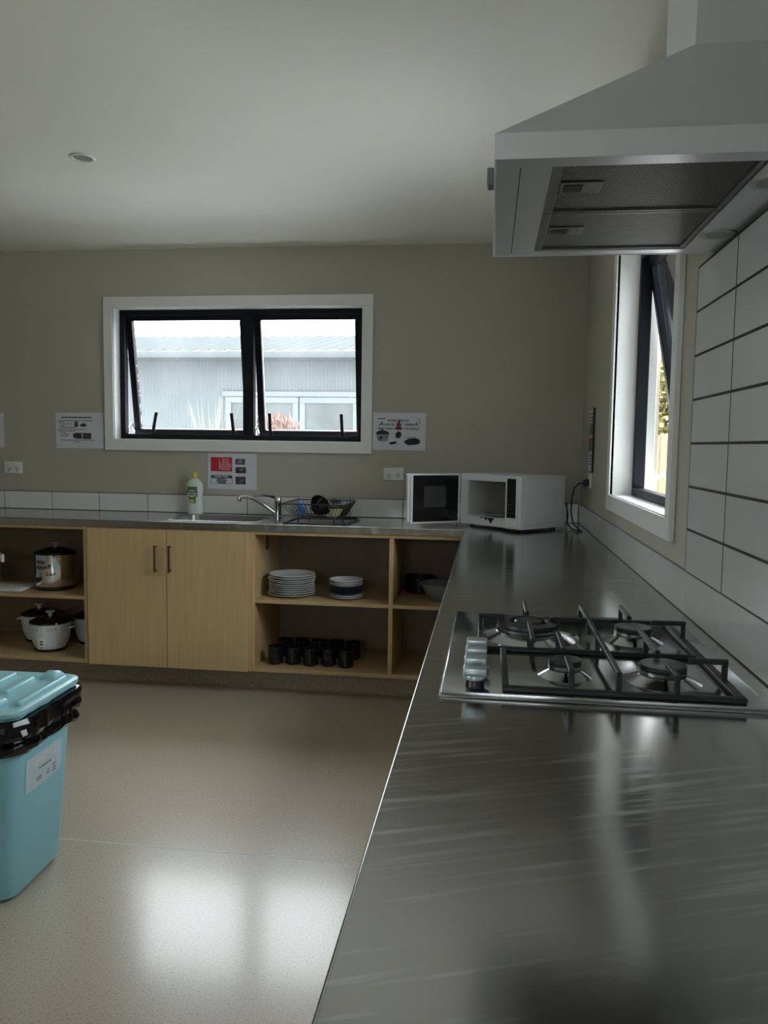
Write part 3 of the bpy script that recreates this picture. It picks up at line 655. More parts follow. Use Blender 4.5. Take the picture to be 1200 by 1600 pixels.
b.prism([(.175, -.160), (.20, -.145), (.24, -.140), (.262, -.148), (.268, -.165), (.255, -.176), (.20, -.182), (.182, -.170)], 1, YS, YS+.0006)   # electric pan
b.prism([(.172, -.148), (.19, -.138), (.225, -.134), (.25, -.140), (.225, -.137), (.19, -.141)], 1, YS, YS+.0006)
b.build('electric_pan_picture', M['ink'], sr, world=False); b = MB()
b.prism([(.024, -.033), (.072, -.031), (.072, -.036), (.024, -.037)], 1, YS, YS+.0006); b.prism([(.044, -.05), (.054, -.05), (.052, -.06), (.046, -.06)], 1, YS, YS+.0006)
b.build('lid_picture', M['ink'], sr, world=False); b = MB()
b.prism([(.128, -.118), (.140, -.104), (.158, -.108), (.162, -.125), (.152, -.142), (.130, -.142)], 1, YS-.0003, YS+.0006)
b.build('kettle_picture', M['ink'], sr, world=False); b = MB()
b.tube([(.245, YS, -.045), (.246, YS, -.065)], .0014, 6); b.tube([(.252, YS, -.034), (.262, YS, -.036), (.263, YS, -.05), (.256, YS, -.058)], .0014, 6)
b.build('ladle_picture', M['ink'], sr, world=False)
b = MB(); b.prism([(.143, -.040), (.150, -.042), (.158, -.070), (.162, -.096), (.128, -.096), (.134, -.070)], 1, YS-.0012, YS-.0005); b.build('red_picture', mat('dull_red_ink', (.20, .02, .02), .5, var=.5, vscale=60), sr, world=False)

sm = sign('sink_sign', 'laminated sign with red and green panels below the window behind the tap', -1.620, 1.249, .293, .208)
b = MB().box(.020, .148, YS, YS+.0006, -.104, -.022, .0002); pr = b.build('red_panel', M['ink_red'], sm, world=False)
b = MB()
for i, s_ in enumerate(('DO NOT', 'PUT ANY', 'FOOD WASTE', 'OR FAT DOWN', 'THE DRAINS')): text_into(b, s_, .0118, (.108, YS-.0003, -.036-.0135*i), (1, 0, 0), (0, 0, 1), .0002, bold=.0002, sx=.85)
b.box(.070, .0725, YS-.0004, YS+.0001, -.092, -.032); b.build('lettering', M['ink_white'], pr, world=False)
b = MB().box(.020, .148, YS, YS+.0006, -.144, -.126); b.box(.020, .022, YS, YS+.0006, -.176, -.144); b.box(.146, .148, YS, YS+.0006, -.176, -.144); b.box(.022, .146, YS, YS+.0006, -.176, -.174)
pg = b.build('green_panel', M['ink_green'], sm, world=False)
b = MB(); text_into(b, 'THINK THEY', .0145, (.084, YS-.0003, -.135), (1, 0, 0), (0, 0, 1), .0002, bold=.0003); b.build('heading', M['ink_white'], pg, world=False)
b = MB()
for i, s_ in enumerate(('PLEASE PUT', 'FOOD SCRAPS', 'IN THE BINS', 'PROVIDED')): text_into(b, s_, .0092, (.084, YS+.0003, -.1485-.0074*i), (1, 0, 0), (0, 0, 1), .0002, bold=.0004, sx=1.1)
b.build('lettering', M['ink'], pg, world=False)
for (a, c, z0, z1, kind) in ((.168, .224, -.063, -.030, 0), (.168, .230, -.113, -.078, 1), (.168, .228, -.177, -.132, 2)):
    p = MB().box(a, c, YS, YS+.0006, z0, z1, .0002).build('photo', M['photo_dark'], sm, world=False)
    b = MB(); xc, zc = (a+c)/2, (z0+z1)/2
    if kind == 0: b.box(a+.010, c-.010, YS-.0006, YS, z0+.005, z1-.004, .0002); 
    if kind == 1: b.prism([(a+.02, zc+.002), (a+.04, zc+.012), (a+.05, zc+.006), (a+.035, zc-.004)], 1, YS-.0006, YS)
    if kind == 2: b.tube([(xc+.016*math.cos(q), YS-.0001, zc+.017*math.sin(q)) for q in [2*PI*i/20 for i in range(20)]], .0016, 6, True); b.prism([(xc+.006*math.cos(q), zc+.006*math.sin(q)) for q in [2*PI*i/12 for i in range(12)]], 1, YS-.0006, YS)
    b.build('photo_subject', M['photo_grey'], p, world=False)

sl = sign('notice_sheet', 'white notice sheet with small print and pictures, left of the window', -2.554, 1.474, .297, .209, -.006)
rnd = random.Random(2); b = MB()
dashes(b, .035, .225, -.028, .0065, rnd); 
for x0, x1, z in ((.018, .232, -.047), (.018, .056, -.055), (.018, .106, -.066), (.028, .062, -.077), (.028, .130, -.086), (.018, .182, -.098), (.018, .122, -.108), (.030, .064, -.119), (.030, .086, -.129), (.030, .072, -.139), (.030, .240, -.162), (.112, .162, -.171)): dashes(b, x0, x1, z, .0034, rnd)
b.build('print', M['ink'], sl, world=False)
for poly in ([(.118, -.052), (.140, -.052), (.140, -.083), (.118, -.083)], [(.150, -.075), (.165, -.064), (.176, -.060), (.186, -.066), (.194, -.074), (.186, -.081), (.172, -.083), (.156, -.080)], [(.106, -.128), (.118, -.119), (.162, -.118), (.162, -.153), (.125, -.153), (.110, -.146)], [(.168, -.118), (.222, -.120), (.222, -.155), (.168, -.154)]):
    MB().prism(poly, 1, YS, YS+.0006).build('picture', M['photo_dark'], sl, world=False)
sf = sign('notice_sheet', 'blank-looking white notice sheet cut by the left edge of the photo', -2.885-.297, 1.470, .297, .206)
b = MB(); dashes(b, .02, .24, -.03, .006, rnd); b.build('heading', M['ink'], sf, world=False); b = MB()
for i in range(7): dashes(b, .02, .20-.02*(i % 3), -.055-.016*i, .0034, rnd)
b.build('print', M['ink'], sf, world=False)
# sign on the right wall
sw = thing('notice_sheet', 'notice with dark pictures on the right wall above the plug', 'sign', (W, 4.175, 1.497), -PI/2)
MB().box(0, .205, -.0026, -.0006, -.300, 0, .0004).build('sheet', M['paper'], sw, world=False)
MB().box(.2055, .2155, -.010, -.0006, -.306, .006, .001).build('black_edge', M['plastic_k'], sw, world=False)
b = MB()
for i in range(4): dashes(b, .03, .19, -.02-.016*i, .006, rnd, -.0032)
b.build('heading', M['ink'], sw, world=False); b = MB()
for i in range(4): dashes(b, .03, .17, -.225-.014*i, .004, rnd, -.0032)
b.build('print', M['ink'], sw, world=False)
for (a, c, z0, z1) in ((.02, .10, -.125, -.075), (.11, .19, -.12, -.07), (.015, .09, -.205, -.14), (.10, .185, -.20, -.135)): MB().box(a, c, -.0032, -.0026, z0, z1).build('picture', M['photo_dark'], sw, world=False)
MB().box(.06, .15, -.0036, -.0030, -.150, -.135).build('red_strip', M['ink_red'], sw, world=False)

# ------------------------------------------------------------------ range hood
HX, HY0, HY1, HZ = -.004, 1.297, 1.945, 1.755; HC0, HC1 = 1.493, 1.743; HCX = .333; HZT = 2.004
hd = thing('range_hood', 'silver pyramid range hood hanging over the gas hob', 'range hood', (.25, 1.62, HZ))
b = MB(); fh = .0405; WX = W-.0008; t = .003
b.box(HX, WX, HY0, HY0+t, HZ, HZ+fh, .0006); b.box(HX, WX, HY1-t, HY1, HZ, HZ+fh, .0006); b.box(HX, HX+t, HY0+t, HY1-t, HZ, HZ+fh, .0006)
FX0, FX1, FY0_, FY1_ = .089, .420, 1.341, 1.904
for q in ((HX+t, FX0, HY0+t, HY1-t), (FX1, WX, HY0+t, HY1-t), (FX0, FX1, HY0+t, FY0_), (FX0, FX1, FY1_, HY1-t)): b.box(q[0], q[1], q[2], q[3], HZ+.0015, HZ+.0045)
b.build('canopy_band', M['hood'], hd, smooth=0)
b = MB(); zt = HZ+fh-.0005
b.hexa([(HX+.001, HY0+.001, zt), (WX, HY0+.001, zt), (WX, HY1-.001, zt), (HX+.001, HY1-.001, zt), (HCX, HC0, HZT), (WX, HC0, HZT), (WX, HC1, HZT), (HCX, HC1, HZT)])
b.build('pyramid', M['hood'], hd, smooth=0)
MB().box(HCX, WX, HC0, HC1, HZT+.0005, H-.0008, .001).build('chimney', M['hood'], hd, smooth=0)
ymid = 1.613
for y0, y1 in ((FY0_+.001, ymid-.002), (ymid+.002, FY1_-.001)):
    fo = MB(); frame_ring2 = None
    fo.box(FX0+.001, FX0+.018, y0, y1, HZ+.004, HZ+.016, .001); fo.box(FX1-.012, FX1-.001, y0, y1, HZ+.004, HZ+.016, .001); fo.box(FX0+.018, FX1-.012, y0, y0+.010, HZ+.004, HZ+.016, .001); fo.box(FX0+.018, FX1-.012, y1-.010, y1, HZ+.004, HZ+.016, .001)
    ff = fo.build('filter_frame', M['filter_al'], hd)
    MB().box(FX0+.018, FX1-.012, y0+.010, y1-.010, HZ+.008, HZ+.012).build('filter_mesh', M['filter'], ff)
    yc = (y0+y1)/2-.01
    MB().box(FX0+.020, FX0+.092, yc-.030, yc+.030, HZ+.0055, HZ+.0078, .001).build('filter_latch_plate', M['filter_al'], ff)
    MB().box(FX0+.026, FX0+.060, yc-.018, yc+.018, HZ+.0045, HZ+.0054, .0004).build('filter_latch', M['plastic_k'], ff)
for (lx, ly) in ((.458, 1.775), (.456, 1.442)):
    l_ = MB().lathe([(0.026, -.002), (.036, -.003), (.038, 0), (.038, .002)], (lx, ly, HZ+.001), 32).build('lamp_ring', M['steel_satin'], hd)
    MB().lathe([(0, -.0012), (.026, -.0016), (.026, .001)], (lx, ly, HZ+.001), 32).build('lamp_glass', M['bulb'], l_)
MB().box(.0372, .0388, 1.342, 1.908, HZ+.0006, HZ+.0016).build('panel_seam', M['ink'], hd)
b = MB()
for k in range(1): b.box(HX-.012, HX-.0002, 1.432, 1.468, HZ+.006, HZ+.034, .002)
b.build('switch', mat('grey_switch_plastic', (.16, .16, .15), .4, bump=.02), hd)

# ------------------------------------------------------------------ gas hob
HB = (-.070, .448, 1.286, 1.928); ZP = ZW1+.0098
hb = thing('gas_hob', 'stainless four-burner gas hob set into the right-hand worktop', 'gas hob', ((HB[0]+HB[1])/2, (HB[2]+HB[3])/2, ZW1))
b = MB(); b.box(HB[0], HB[1], HB[2], HB[3], ZW1+.0003, ZP, .003, 2); b.box(HB[0]-.003, HB[1]+.003, HB[2]-.003, HB[3]+.003, ZW1+.0002, ZW1+.003, .001)
b.build('hob_plate', M['hobsteel'], hb)
for y in (1.318, 1.384, 1.450, 1.516):
    k = MB().lathe([(0, .0), (.016, 0), (.015, .010), (.012, .016), (0, .016)], (-.015, y, ZP+.0002), 20).build('knob', M['plastic_k'], hb)
    b = MB(); b.lathe([(.013, .012), (.0195, .015), (.020, .019), (.0195, .021), (0, .021)], (-.015, y, ZP), 28); b.box(-.0345, .0045, y-.0155, y+.0155, ZP+.020, ZP+.034, .003, 2); b.build('knob_grip', M['knob'], k)
def burner(x, y, R, wok=False):
    p = MB().lathe([(R*1.0, .012), (R*1.05, .010), (R*1.5, .0022), (R*1.62, 0)], (x, y, ZP+.0002), 44).build('burner_bowl', M['hobsteel'], hb)
    MB().lathe([(0, 0), (R*.92, 0), (R*.95, .012), (R, .014), (R, .020), (0, .020)], (x, y, ZP+.0004), 44).build('burner_base', M['burner_al'], p)
    b = MB()
    if wok:
        b.lathe([(R*.55, .021), (R*.97, .021), (R*.99, .024), (R*.97, .030), (R*.80, .033), (R*.62, .033), (R*.58, .028)], (x, y, ZP), 48); b.lathe([(0, .034), (R*.40, .034), (R*.44, .031), (R*.44, .021), (0, .021)], (x, y, ZP), 40)
    else: b.lathe([(0, .021), (R*.98, .021), (R, .024), (R*.97, .030), (R*.7, .031), (R*.4, .0295), (0, .029)], (x, y, ZP), 44)
    b.build('burner_cap', M['burner'], p)
    q = MB(); q.cyl((x+R*1.0, y+R*.55, ZP+.002), (x+R*1.0, y+R*.55, ZP+.022), .0022, seg=8); q.build('igniter', M['ceramic'], p)
for args in ((.090, 1.703, .066, True), (.306, 1.700, .038), (.141, 1.412, .029), (.306, 1.408, .040)): burner(*args)
gx0, gx1, gy0, gym, gy1 = .030, .414, 1.297, 1.562, 1.866; gz = ZP+.0003; bt_ = .011; ztop = ZP+.042
b = MB()
def bar(x0, x1, y0, y1, z0=gz, z1=None): b.box(x0, x1, y0, y1, z0, z0+.009 if z1 is None else z1, .0015)
bar(gx0, gx1, gy0, gy0+bt_); bar(-.015, gx1, gym-bt_/2, gym+bt_/2); bar(-.015, gx1, gy1-bt_, gy1)
bar(gx0, gx0+bt_, gy0+bt_, gym-bt_/2); bar(-.015, -.015+bt_, gym+bt_/2, gy1-bt_); bar(gx1-.016, gx1, gy0+bt_, gym-bt_/2); bar(gx1-.016, gx1, gym+bt_/2, gy1-bt_)
b.build('pan_support_frame', M['iron'], hb)
b = MB(); fw = .0045
def finger_y(x, y0, y1, post):   # bar along y at the top, post down at 'post'
    b.box(x-fw, x+fw, min(y0, y1), max(y0, y1), ztop-.009, ztop, .001)
    b.box(x-fw, x+fw, post-fw, post+fw, gz+.008, ztop-.004, .001)
def finger_x(y, x0, x1, post):
    b.box(min(x0, x1), max(x0, x1), y-fw, y+fw, ztop-.009, ztop, .001)
    b.box(post-fw, post+fw, y-fw, y+fw, gz+.008, ztop-.004, .001)
finger_y(.216, gy0, gy1, gy0+.005); finger_y(.216, gym-.01, gym+.01, gym); finger_y(.216, gy1-.012, gy1, gy1-.005)
finger_x(1.703, .135, .262, .216)
finger_x(1.712, -.014, .040, -.0095)
finger_y(.090, 1.75, gy1, gy1-.005); finger_y(.090, gym-.06, 1.655, gym)
finger_y(.306, 1.745, gy1, gy1-.005); finger_y(.306, gym-.11, 1.665, gym)
finger_x(1.712, .345, gx1, gx1-.005); finger_x(1.410, .350, gx1, gx1-.005)
finger_y(.141, gy0, 1.385, gy0+.005); finger_y(.141, 1.44, gym, gym-.003); finger_y(.306, gy0, 1.372, gy0+.005)
b.build('pan_support_fingers', M['iron'], hb)

# ------------------------------------------------------------------ crockery and cookers on the shelves
def plate_profile(R): return [(0, .0035), (R*.60, .0035), (R*.72, .008), (R*.97, .0165), (R, .0175), (R*1.0, .0155), (R*.74, .0045), (R*.64, .0), (R*.58, 0), (R*.56, .0015), (0, .0015)]
ORD = ['first', 'second', 'third', 'fourth', 'fifth', 'sixth', 'seventh', 'eighth', 'ninth', 'tenth', 'eleventh']
def plate_stack(cx, cyy, R, n, dz, where, group, darks=()):
    me_o = None
    for k in range(n):
        pos = n-1-k; lab = ('topmost' if pos == 0 else ('bottom' if k == 0 else ORD[pos]))
        label = f'white {where[0]} plate, {lab} {where[1]}' if lab in ('topmost', 'bottom') else f'white {where[0]} plate, {lab} from the top {where[1]}'
        if k in darks: label = label.replace('white', 'dark blue')
        wide = 1.05 if (where[2] and pos == 2) or (where[2] and k == 0) else 1.0
        b = MB().lathe(plate_profile(R*wide), (0, 0, 0), 48)
        o = b.build('dinner_plate' if where[2] else 'side_plate', M['navy'] if k in darks else M['ceramic']); o.location = (cx+random.uniform(-.003, .003), cyy+random.uniform(-.003, .003), .5073+k*dz)
        tag(o, label, 'plate', group)
plate_stack(-1.025, 4.115, .122, 10, .0112, ('dinner', 'in the larger stack', True), 'dinner plates in the larger stack')
plate_stack(-.728, 4.085, .088, 9, .0106, ('side', 'in the smaller stack', False), 'side plates in the smaller stack', darks=(2, 3, 4, 5))
# mugs
def mug():
    o = thing('mug', '', 'mug'); R = .040
    MB().lathe([(0, .0), (R*.86, 0), (R, .006), (R, .090), (R*.99, .092), (R*.92, .092), (R*.91, .088), (R*.91, .010), (R*.8, .006), (0, .006)], (0, 0, 0), 36).build('mug_body', M['ceramic_k'], o, world=False)
    pts = [(R*.97+.030*math.sin(PI*i/10), 0, .046-.030*math.cos(PI*i/10)) for i in range(11)]
    MB().tube(pts, .0048, 10).build('handle', M['ceramic_k'], o, world=False)
    return o
ordx = ['leftmost', 'second from the left', 'third from the left', 'fourth from the left', 'rightmost']
mg = mug(); first = True
for row, (yy, zz, nm) in enumerate(((4.050, .1504, 'front row'), (4.215, .1504, 'row behind'))):
    for i in range(5):
        o = mg if first else copy_tree(mg); first = False
        o.location = (-1.098+.0945*i+(.012 if row else 0), yy+(.012 if i in (1, 3) else 0), zz); o.rotation_euler = (0, 0, -1.35+[-.2, .15, .1, -.15, .2][i]+row*2.9)
        tag(o, f'black mug, {ordx[i]} in the {nm} on the bottom shelf', 'mug', 'black mugs on the bottom shelf')
# dim bowl in the corner bay
o = thing('mixing_bowl', 'dim grey mixing bowl on the shelf in the dark corner bay', 'bowl', (-.225, 4.12, .5073))
MB().lathe([(0, 0), (.05, 0), (.085, .03), (.115, .085), (.122, .09), (.12, .093), (.112, .088), (.08, .034), (.048, .005), (0, .005)], (0, 0, 0), 40).build('bowl_body', mat('grey_bowl', (.20, .22, .21), .35, bump=.01), o, world=False)
o = thing('saucepan', 'black saucepan behind the grey mixing bowl in the corner bay', 'saucepan', (-.365, 4.352, .5073), 3.3)
MB().lathe([(0, 0), (.078, 0), (.083, .006), (.083, .085), (.085, .088), (.080, .088), (.079, .008), (0, .006)], (0, 0, 0), 36).build('pan_body', M['plastic_k'], o, world=False)
MB().box(-.21, -.082, -.010, .010, .062, .074, .003).build('handle', M['plastic_k'], o, world=False)

def cooker_lid(o, R, z, m, knobm, hgt=.03):
    l = MB().lathe([(R, 0), (R*1.02, .004), (R*1.0, .010), (R*.92, .014), (R*.6, hgt*.8), (R*.25, hgt), (0, hgt)], (0, 0, z), 44).build('lid', m, o, world=False)
    MB().lathe([(0, hgt), (.012, hgt), (.010, hgt+.012), (.013, hgt+.017), (.025, hgt+.021), (.026, hgt+.028), (.022, hgt+.031), (0, hgt+.031)], (0, 0, z), 28).build('lid_knob', knobm, l, world=False)
def scribble(b, pts, r): b.tube(pts, r, 6)
def rice_cooker(label, loc, R, Hh, rz, hand=True):
    o = thing('rice_cooker', label, 'rice cooker', loc, rz)
    b = MB().lathe([(0, .012), (R*.72, .012), (R*.82, .03), (R*.95, Hh*.45), (R, Hh*.75), (R*.995, Hh*.92), (R*1.02, Hh), (R*.97, Hh), (0, Hh-.004)], (0, 0, 0), 48); b.build('body', M['enamel_w'], o, world=False)
    MB().lathe([(0, 0), (R*.80, 0), (R*.84, .006), (R*.80, .0125), (0, .0125)], (0, 0, .0004), 40).build('base', M['plastic_k'], o, world=False)
    cooker_lid(o, R*1.03, Hh+.0005, M['black_gloss'], M['plastic_w'], .034)
    for s_ in (-1, 1):
        b = MB(); b.box(s_*R*.97 if s_ > 0 else -R*.97-.030, R*.97+.030 if s_ > 0 else -R*.97, -.022, .022, Hh*.80, Hh*.80+.009, .003); b.build('side_handle', M['plastic_w'], o, world=False)
    b = MB(); yf = -R*.93
    b.box(-.021, .021, yf-.016, yf+.025, .022, .082, .004, 2); pnl = b.build('control_panel', M['plastic_w'], o, world=False)
    b = MB(); b.box(-.009, .009, yf-.0175, yf-.0155, .062, .069, .001); b.box(-.009, .009, yf-.0175, yf-.0155, .048, .055, .001); b.box(-.010, .010, yf-.0165, yf-.0155, .030, .034); b.build('indicator_lights', M['ink'], pnl, world=False)
    if hand:
        b = MB(); rr = R*1.012
        for c0, sh in ((-.30, 'L'), (.25, 'A'), (.42, 'N'), (.62, 'A')):
            zz = Hh*.80
            P = {'L': [(0, .012), (0, 0), (.07, 0)], 'A': [(0, 0), (.05, .016), (.10, 0)], 'N': [(0, 0), (.0, .014), (.09, 0), (.09, .014)]}[sh]
            q = []
            for (da, dz) in P: a = -PI/2+c0+da; q.append((rr*.995*math.cos(a), rr*.995*math.sin(a), zz+dz))
            b.tube(q, .0012, 6)
        b.build('marker_writing', M['ink'], o, world=False)
    return o
zs = ZC0+.0222
rice_cooker('white rice cooker standing in front, nearest on the bottom left shelf', (-2.405, 4.115, zs), .106, .152, .10)
rice_cooker('white rice cooker behind and left of the front rice cooker', (-2.580, 4.300, zs), .098, .150, .17, False)
rice_cooker('dim white rice cooker tucked behind right against the cabinet side', (-2.262, 4.310, zs), .098, .148, .7)
sc2 = thing('slow_cooker', 'round steel slow cooker with black lid on the upper left shelf', 'slow cooker', (-2.385, 4.145, .4882))
R = .108
MB().lathe([(0, 0), (R*.92, 0), (R*.97, .006), (R*.97, .022), (0, .022)], (0, 0, .0004), 40).build('base', M['plastic_k'], sc2, world=False)
MB().lathe([(0, .022), (R*.985, .022), (R, .026), (R, .185), (R*1.03, .190), (R*1.03, .196), (0, .196)], (0, 0, 0), 56).build('steel_body', M['chrome'], sc2, world=False)
cooker_lid(sc2, R*1.02, .1965, M['black_gloss'], mat('grey_knob', (.25, .25, .24), .4, bump=.01), .036)
b = MB(); b.lathe([(0, 0), (.015, 0), (.013, .012), (0, .012)], (0, 0, 0), 20); kn = b.build('dial', M['plastic_k'], sc2, world=False); kn.location = (-.040, -R*.935, .062); kn.rotation_euler = (PI/2, 0, -.35)
b = MB()
for (s_, zz, a0) in (('uP', .135, .05), ('Lur', .095, .12)):
    for i, ch in enumerate(s_):
        a = -PI/2+a0+i*.17; rx = Vector((-math.sin(a), math.cos(a), 0)); text_into(b, ch, .030, (1.004*R*math.cos(a), 1.004*R*math.sin(a), zz), rx, (0, 0, 1), .0003, bold=.0008)
b.build('marker_writing', M['ink'], sc2, world=False)
b = MB()
for zz, w in ((.158, .05), (.128, .05)):
    for i in range(8):
        a = -PI/2-.55+i*.07; q = a+.058
        b.hexa([(1.002*R*math.cos(t), 1.002*R*math.sin(t), z_) for z_ in (zz-.009, ) for t in (a, q)] + [(1.008*R*math.cos(t), 1.008*R*math.sin(t), zz-.009) for t in (q, a)] + [(1.002*R*math.cos(t), 1.002*R*math.sin(t), zz+.009) for t in (a, q)] + [(1.008*R*math.cos(t), 1.008*R*math.sin(t), zz+.009) for t in (q, a)])
b.build('printed_panel', M['ink_grey'], sc2, world=False)
b = MB().box(-2.95, -2.505, 3.985, 4.20, .4884, .5035, .005, 2); tag(b.build('chopping_board', M['plastic_w']), 'white chopping board lying left of the steel slow cooker', 'chopping board')
o = thing('saucepan', 'steel saucepan at the left edge whose flat handle points right', 'saucepan', (-2.815, 4.12, .504))
MB().lathe([(0, 0), (.088, 0), (.095, .008), (.095, .19), (.098, .194), (.092, .194), (.091, .010), (0, .008)], (0, 0, 0), 40).build('pan_body', M['steel_satin'], o, world=False)
MB().hexa([(.090, -.03, .165), (.230, -.165, .150), (.240, -.155, .150), (.10, -.02, .165), (.090, -.03, .190), (.230, -.165, .190), (.240, -.155, .190), (.10, -.02, .190)]).build('handle', M['plastic_w'], o, world=False)

# ------------------------------------------------------------------ rubbish bin
bn = thing('rubbish_bin', 'teal plastic rubbish bin with closed lid and black liner at the left edge', 'bin', (-1.502, 2.150, 0), .03)
bt0 = (-.185, .192, -.160, .146); bt1 = (-.225, .225, -.182, .182)
def lerp4(t): return tuple(a+(c-a)*t for a, c in zip(bt0, bt1))
b = MB(); R = []
for z, t, ins in ((.0004, 0, .02), (.012, .0, .003), (.03, .04, 0), (.15, .27, 0), (.30, .55, 0), (.45, .82, 0), (.515, .95, 0), (.522, .96, -.012), (.545, 1., -.012), (.548, 1., -.008)):
    q = lerp4(t); R.append(rrect(q[0]+ins, q[1]-ins, q[2]+ins, q[3]-ins, .05, z, 7))
b.rings(R); b.build('bin_body', M['teal'], bn, world=False, smooth=40)
# liner
b = MB(); n = 96; per = []
base = rrect(-.236, .236, -.193, .193, .055, 0, 10)
def resample(P, n):
    L_ = [0]
    for i in range(len(P)): L_.append(L_[-1]+(P[(i+1) % len(P)]-P[i]).length)
    out = []
    for k in range(n):
        d = L_[-1]*k/n; i = max(j for j in range(len(P)) if L_[j] <= d); t = (d-L_[i])/(L_[i+1]-L_[i]+1e-9); out.append(P[i].lerp(P[(i+1) % len(P)], t))
    return out
per = resample(base, n); R = []
prof = [(-.028, .546), (-.004, .5465), (.014, .541), (.022, .525), (.021, .505), (.024, .485), (.018, .468), (.012, .455), (.020, .440), (.022, .425), (.012, .410), (-.004, .402), (-.014, .404)]
for j, (off, z) in enumerate(prof):
    row = []
    for k, p in enumerate(per):
        nn = Vector((p.x/.236, p.y/.193, 0)); nn = Vector((math.copysign(abs(nn.x)**5, nn.x), math.copysign(abs(nn.y)**5, nn.y), 0)).normalized()
        hem = .5-.5*(p.y/.193)               # hangs lower towards the near side
        drop = (1-(z-.40)/.148); lower = drop*(-.022-.014*hem+.012*noise.noise(Vector((p.x*14, p.y*14, 3))))
        w = noise.noise(Vector((p.x*11, p.y*11, z*9)))*.010+noise.noise(Vector((p.x*38, p.y*38, z*40+5)))*.010
        w *= min(1, j/3) if j < 3 else 1
        shr = .004+.006*drop
        row.append(Vector((p.x, p.y, z-lower))+nn*(off+w-shr*(1 if j > 6 else .3)))
    R.append(row)
b.rings(R, closed_ends=False); b.build('liner', M['bag'], bn, world=False, smooth=14)
# lid
b = MB(); R = []
for z, ins in ((.5495, .012), (.5495, 0), (.556, -.004), (.566, -.003), (.570, .006), (.571, .018), (.566, .030), (.567, .05), (.570, .12)):
    R.append(rrect(-.238+ins, .238-ins, -.195+ins, .195-ins, .05, z, 7))
b.rings(R); ld = b.build('lid', M['teal_lid'], bn, world=False, smooth=50)
b = MB()
for x0, x1, y0, y1 in ((.196, .214, -.12, .150), (.095, .125, -.035, .12), (.020, .045, -.035, .155), (-.065, -.04, -.035, .155), (-.135, -.105, -.035, .155), (-.20, -.175, -.16, .165)):
    b.box(x0, x1, y0, y1, .564, .579, .0065, 3)
b.build('lid_ridges', M['teal_lid'], ld, world=False, smooth=60)
b = MB(); b.box(-.12, .168, -.165, -.098, .562, .584, .011, 4); b.build('lid_grip', M['teal_lid'], ld, world=False, smooth=60)
b = MB(); R = []
for t in range(9):
    a = PI*t/8; y = .118+.020*(1-math.cos(a))*1.6; hgt = .022*math.sin(a)**.8
    R.append([Vector((.135, y, .565)), Vector((.190, y, .565)), Vector((.186, y, .566+hgt*.75)), Vector((.177, y, .567+hgt)), Vector((.147, y, .567+hgt)), Vector((.139, y, .566+hgt*.75))])
b.rings(R); b.build('lid_clip', M['teal_lid'], ld, world=False, smooth=60)
# label on the side facing the cooker bench
b = MB(); lz0, lz1 = .300, .400
def side_x(z): q = lerp4(.04+.91*(z-.03)/(.515-.03)); return q[1]
b.hexa([(side_x(lz0)+.0004, -.105, lz0), (side_x(lz0)+.0004, .098, lz0), (side_x(lz0)+.0014, .098, lz0), (side_x(lz0)+.0014, -.105, lz0), (side_x(lz1)+.0004, -.105, lz1), (side_x(lz1)+.0004, .098, lz1), (side_x(lz1)+.0014, .098, lz1), (side_x(lz1)+.0014, -.105, lz1)])
lb = b.build('label', M['label'], bn, world=False)
upv = Vector((side_x(lz1)-side_x(lz0), 0, lz1-lz0)).normalized()
def lp(y, z): return (side_x(z)+.0016, y, z)
b = MB(); text_into(b, 'LANDFILL', .030, lp(.0, .378), (0, 1, 0), upv, .0003, bold=.0005); b.build('heading', M['ink_white'], lb, world=False)
b = MB(); text_into(b, 'For disposal only', .010, lp(.0, .352), (0, 1, 0), upv, .0002)
for y, z, w in ((-.03, .325, .03), (-.03, .318, .03), (.02, .328, .008), (.02, .318, .02), (.055, .332, .018), (.055, .322, .018), (.055, .313, .018)): b.hexa([(lp(y-w/2, z-.002)[0]+i*.0004, y+s_*w/2, z+d) for d in (-.0015, .0015) for i, s_ in ((0, -1), (0, 1), (1, 1), (1, -1))])
b.build('small_print', M['ink_grey'], lb, world=False)

# ------------------------------------------------------------------ ceiling downlight
dl = thing('downlight', 'round recessed downlight, switched off, in the ceiling', 'downlight', (-1.599, 3.033, H))
MB().lathe([(.036, -.001), (.040, -.006), (.048, -.004), (.050, -.0006)], (0, 0, 0), 36).build('trim_ring', M['plastic_w'], dl, world=False)
MB().lathe([(0, -.0012), (.030, -.0016), (.0365, -.0012)], (0, 0, 0), 36).build('lamp_face', M['bulb'], dl, world=False)

# ------------------------------------------------------------------ outside
GZ = -.15
struct('ground', MB().box(-26, 16, D+WT+.002, 34, GZ-.1, GZ), M['conc'])
struct('patio', MB().box(-12, 16, -16, YR-WT-.002, GZ-.1, GZ), M['conc'])
struct('side_path', MB().box(W+WT+.002, 16, YR-WT, D+WT, GZ-.1, GZ), M['conc'])
struct('courtyard', MB().box(-16, XL-WT-.002, YR-WT, D+WT, GZ-.1, GZ), M['conc'])
bl = thing('neighbouring_building', 'pale grey corrugated building with gutter seen through the back window', 'building', (-7.5, 15, GZ))
BL0, BL1 = -15., -.9; YW = 15.0; b = MB(); pitch = .07; n = int((BL1-BL0)/pitch*6); pts = [(BL0+(BL1-BL0)*i/n, YW+.010*math.sin(2*PI*(BL0+(BL1-BL0)*i/n)/pitch)) for i in range(n+1)]
vs0 = [b.bm.verts.new((x, y, GZ)) for x, y in pts]; vs1 = [b.bm.verts.new((x, y, 2.96)) for x, y in pts]
for i in range(n): b.bm.faces.new((vs0[i], vs0[i+1], vs1[i+1], vs1[i]))
b.box(BL0, BL1, YW+.02, YW+5, GZ, 2.95); b.build('wall', M['clad'], bl, smooth=60)
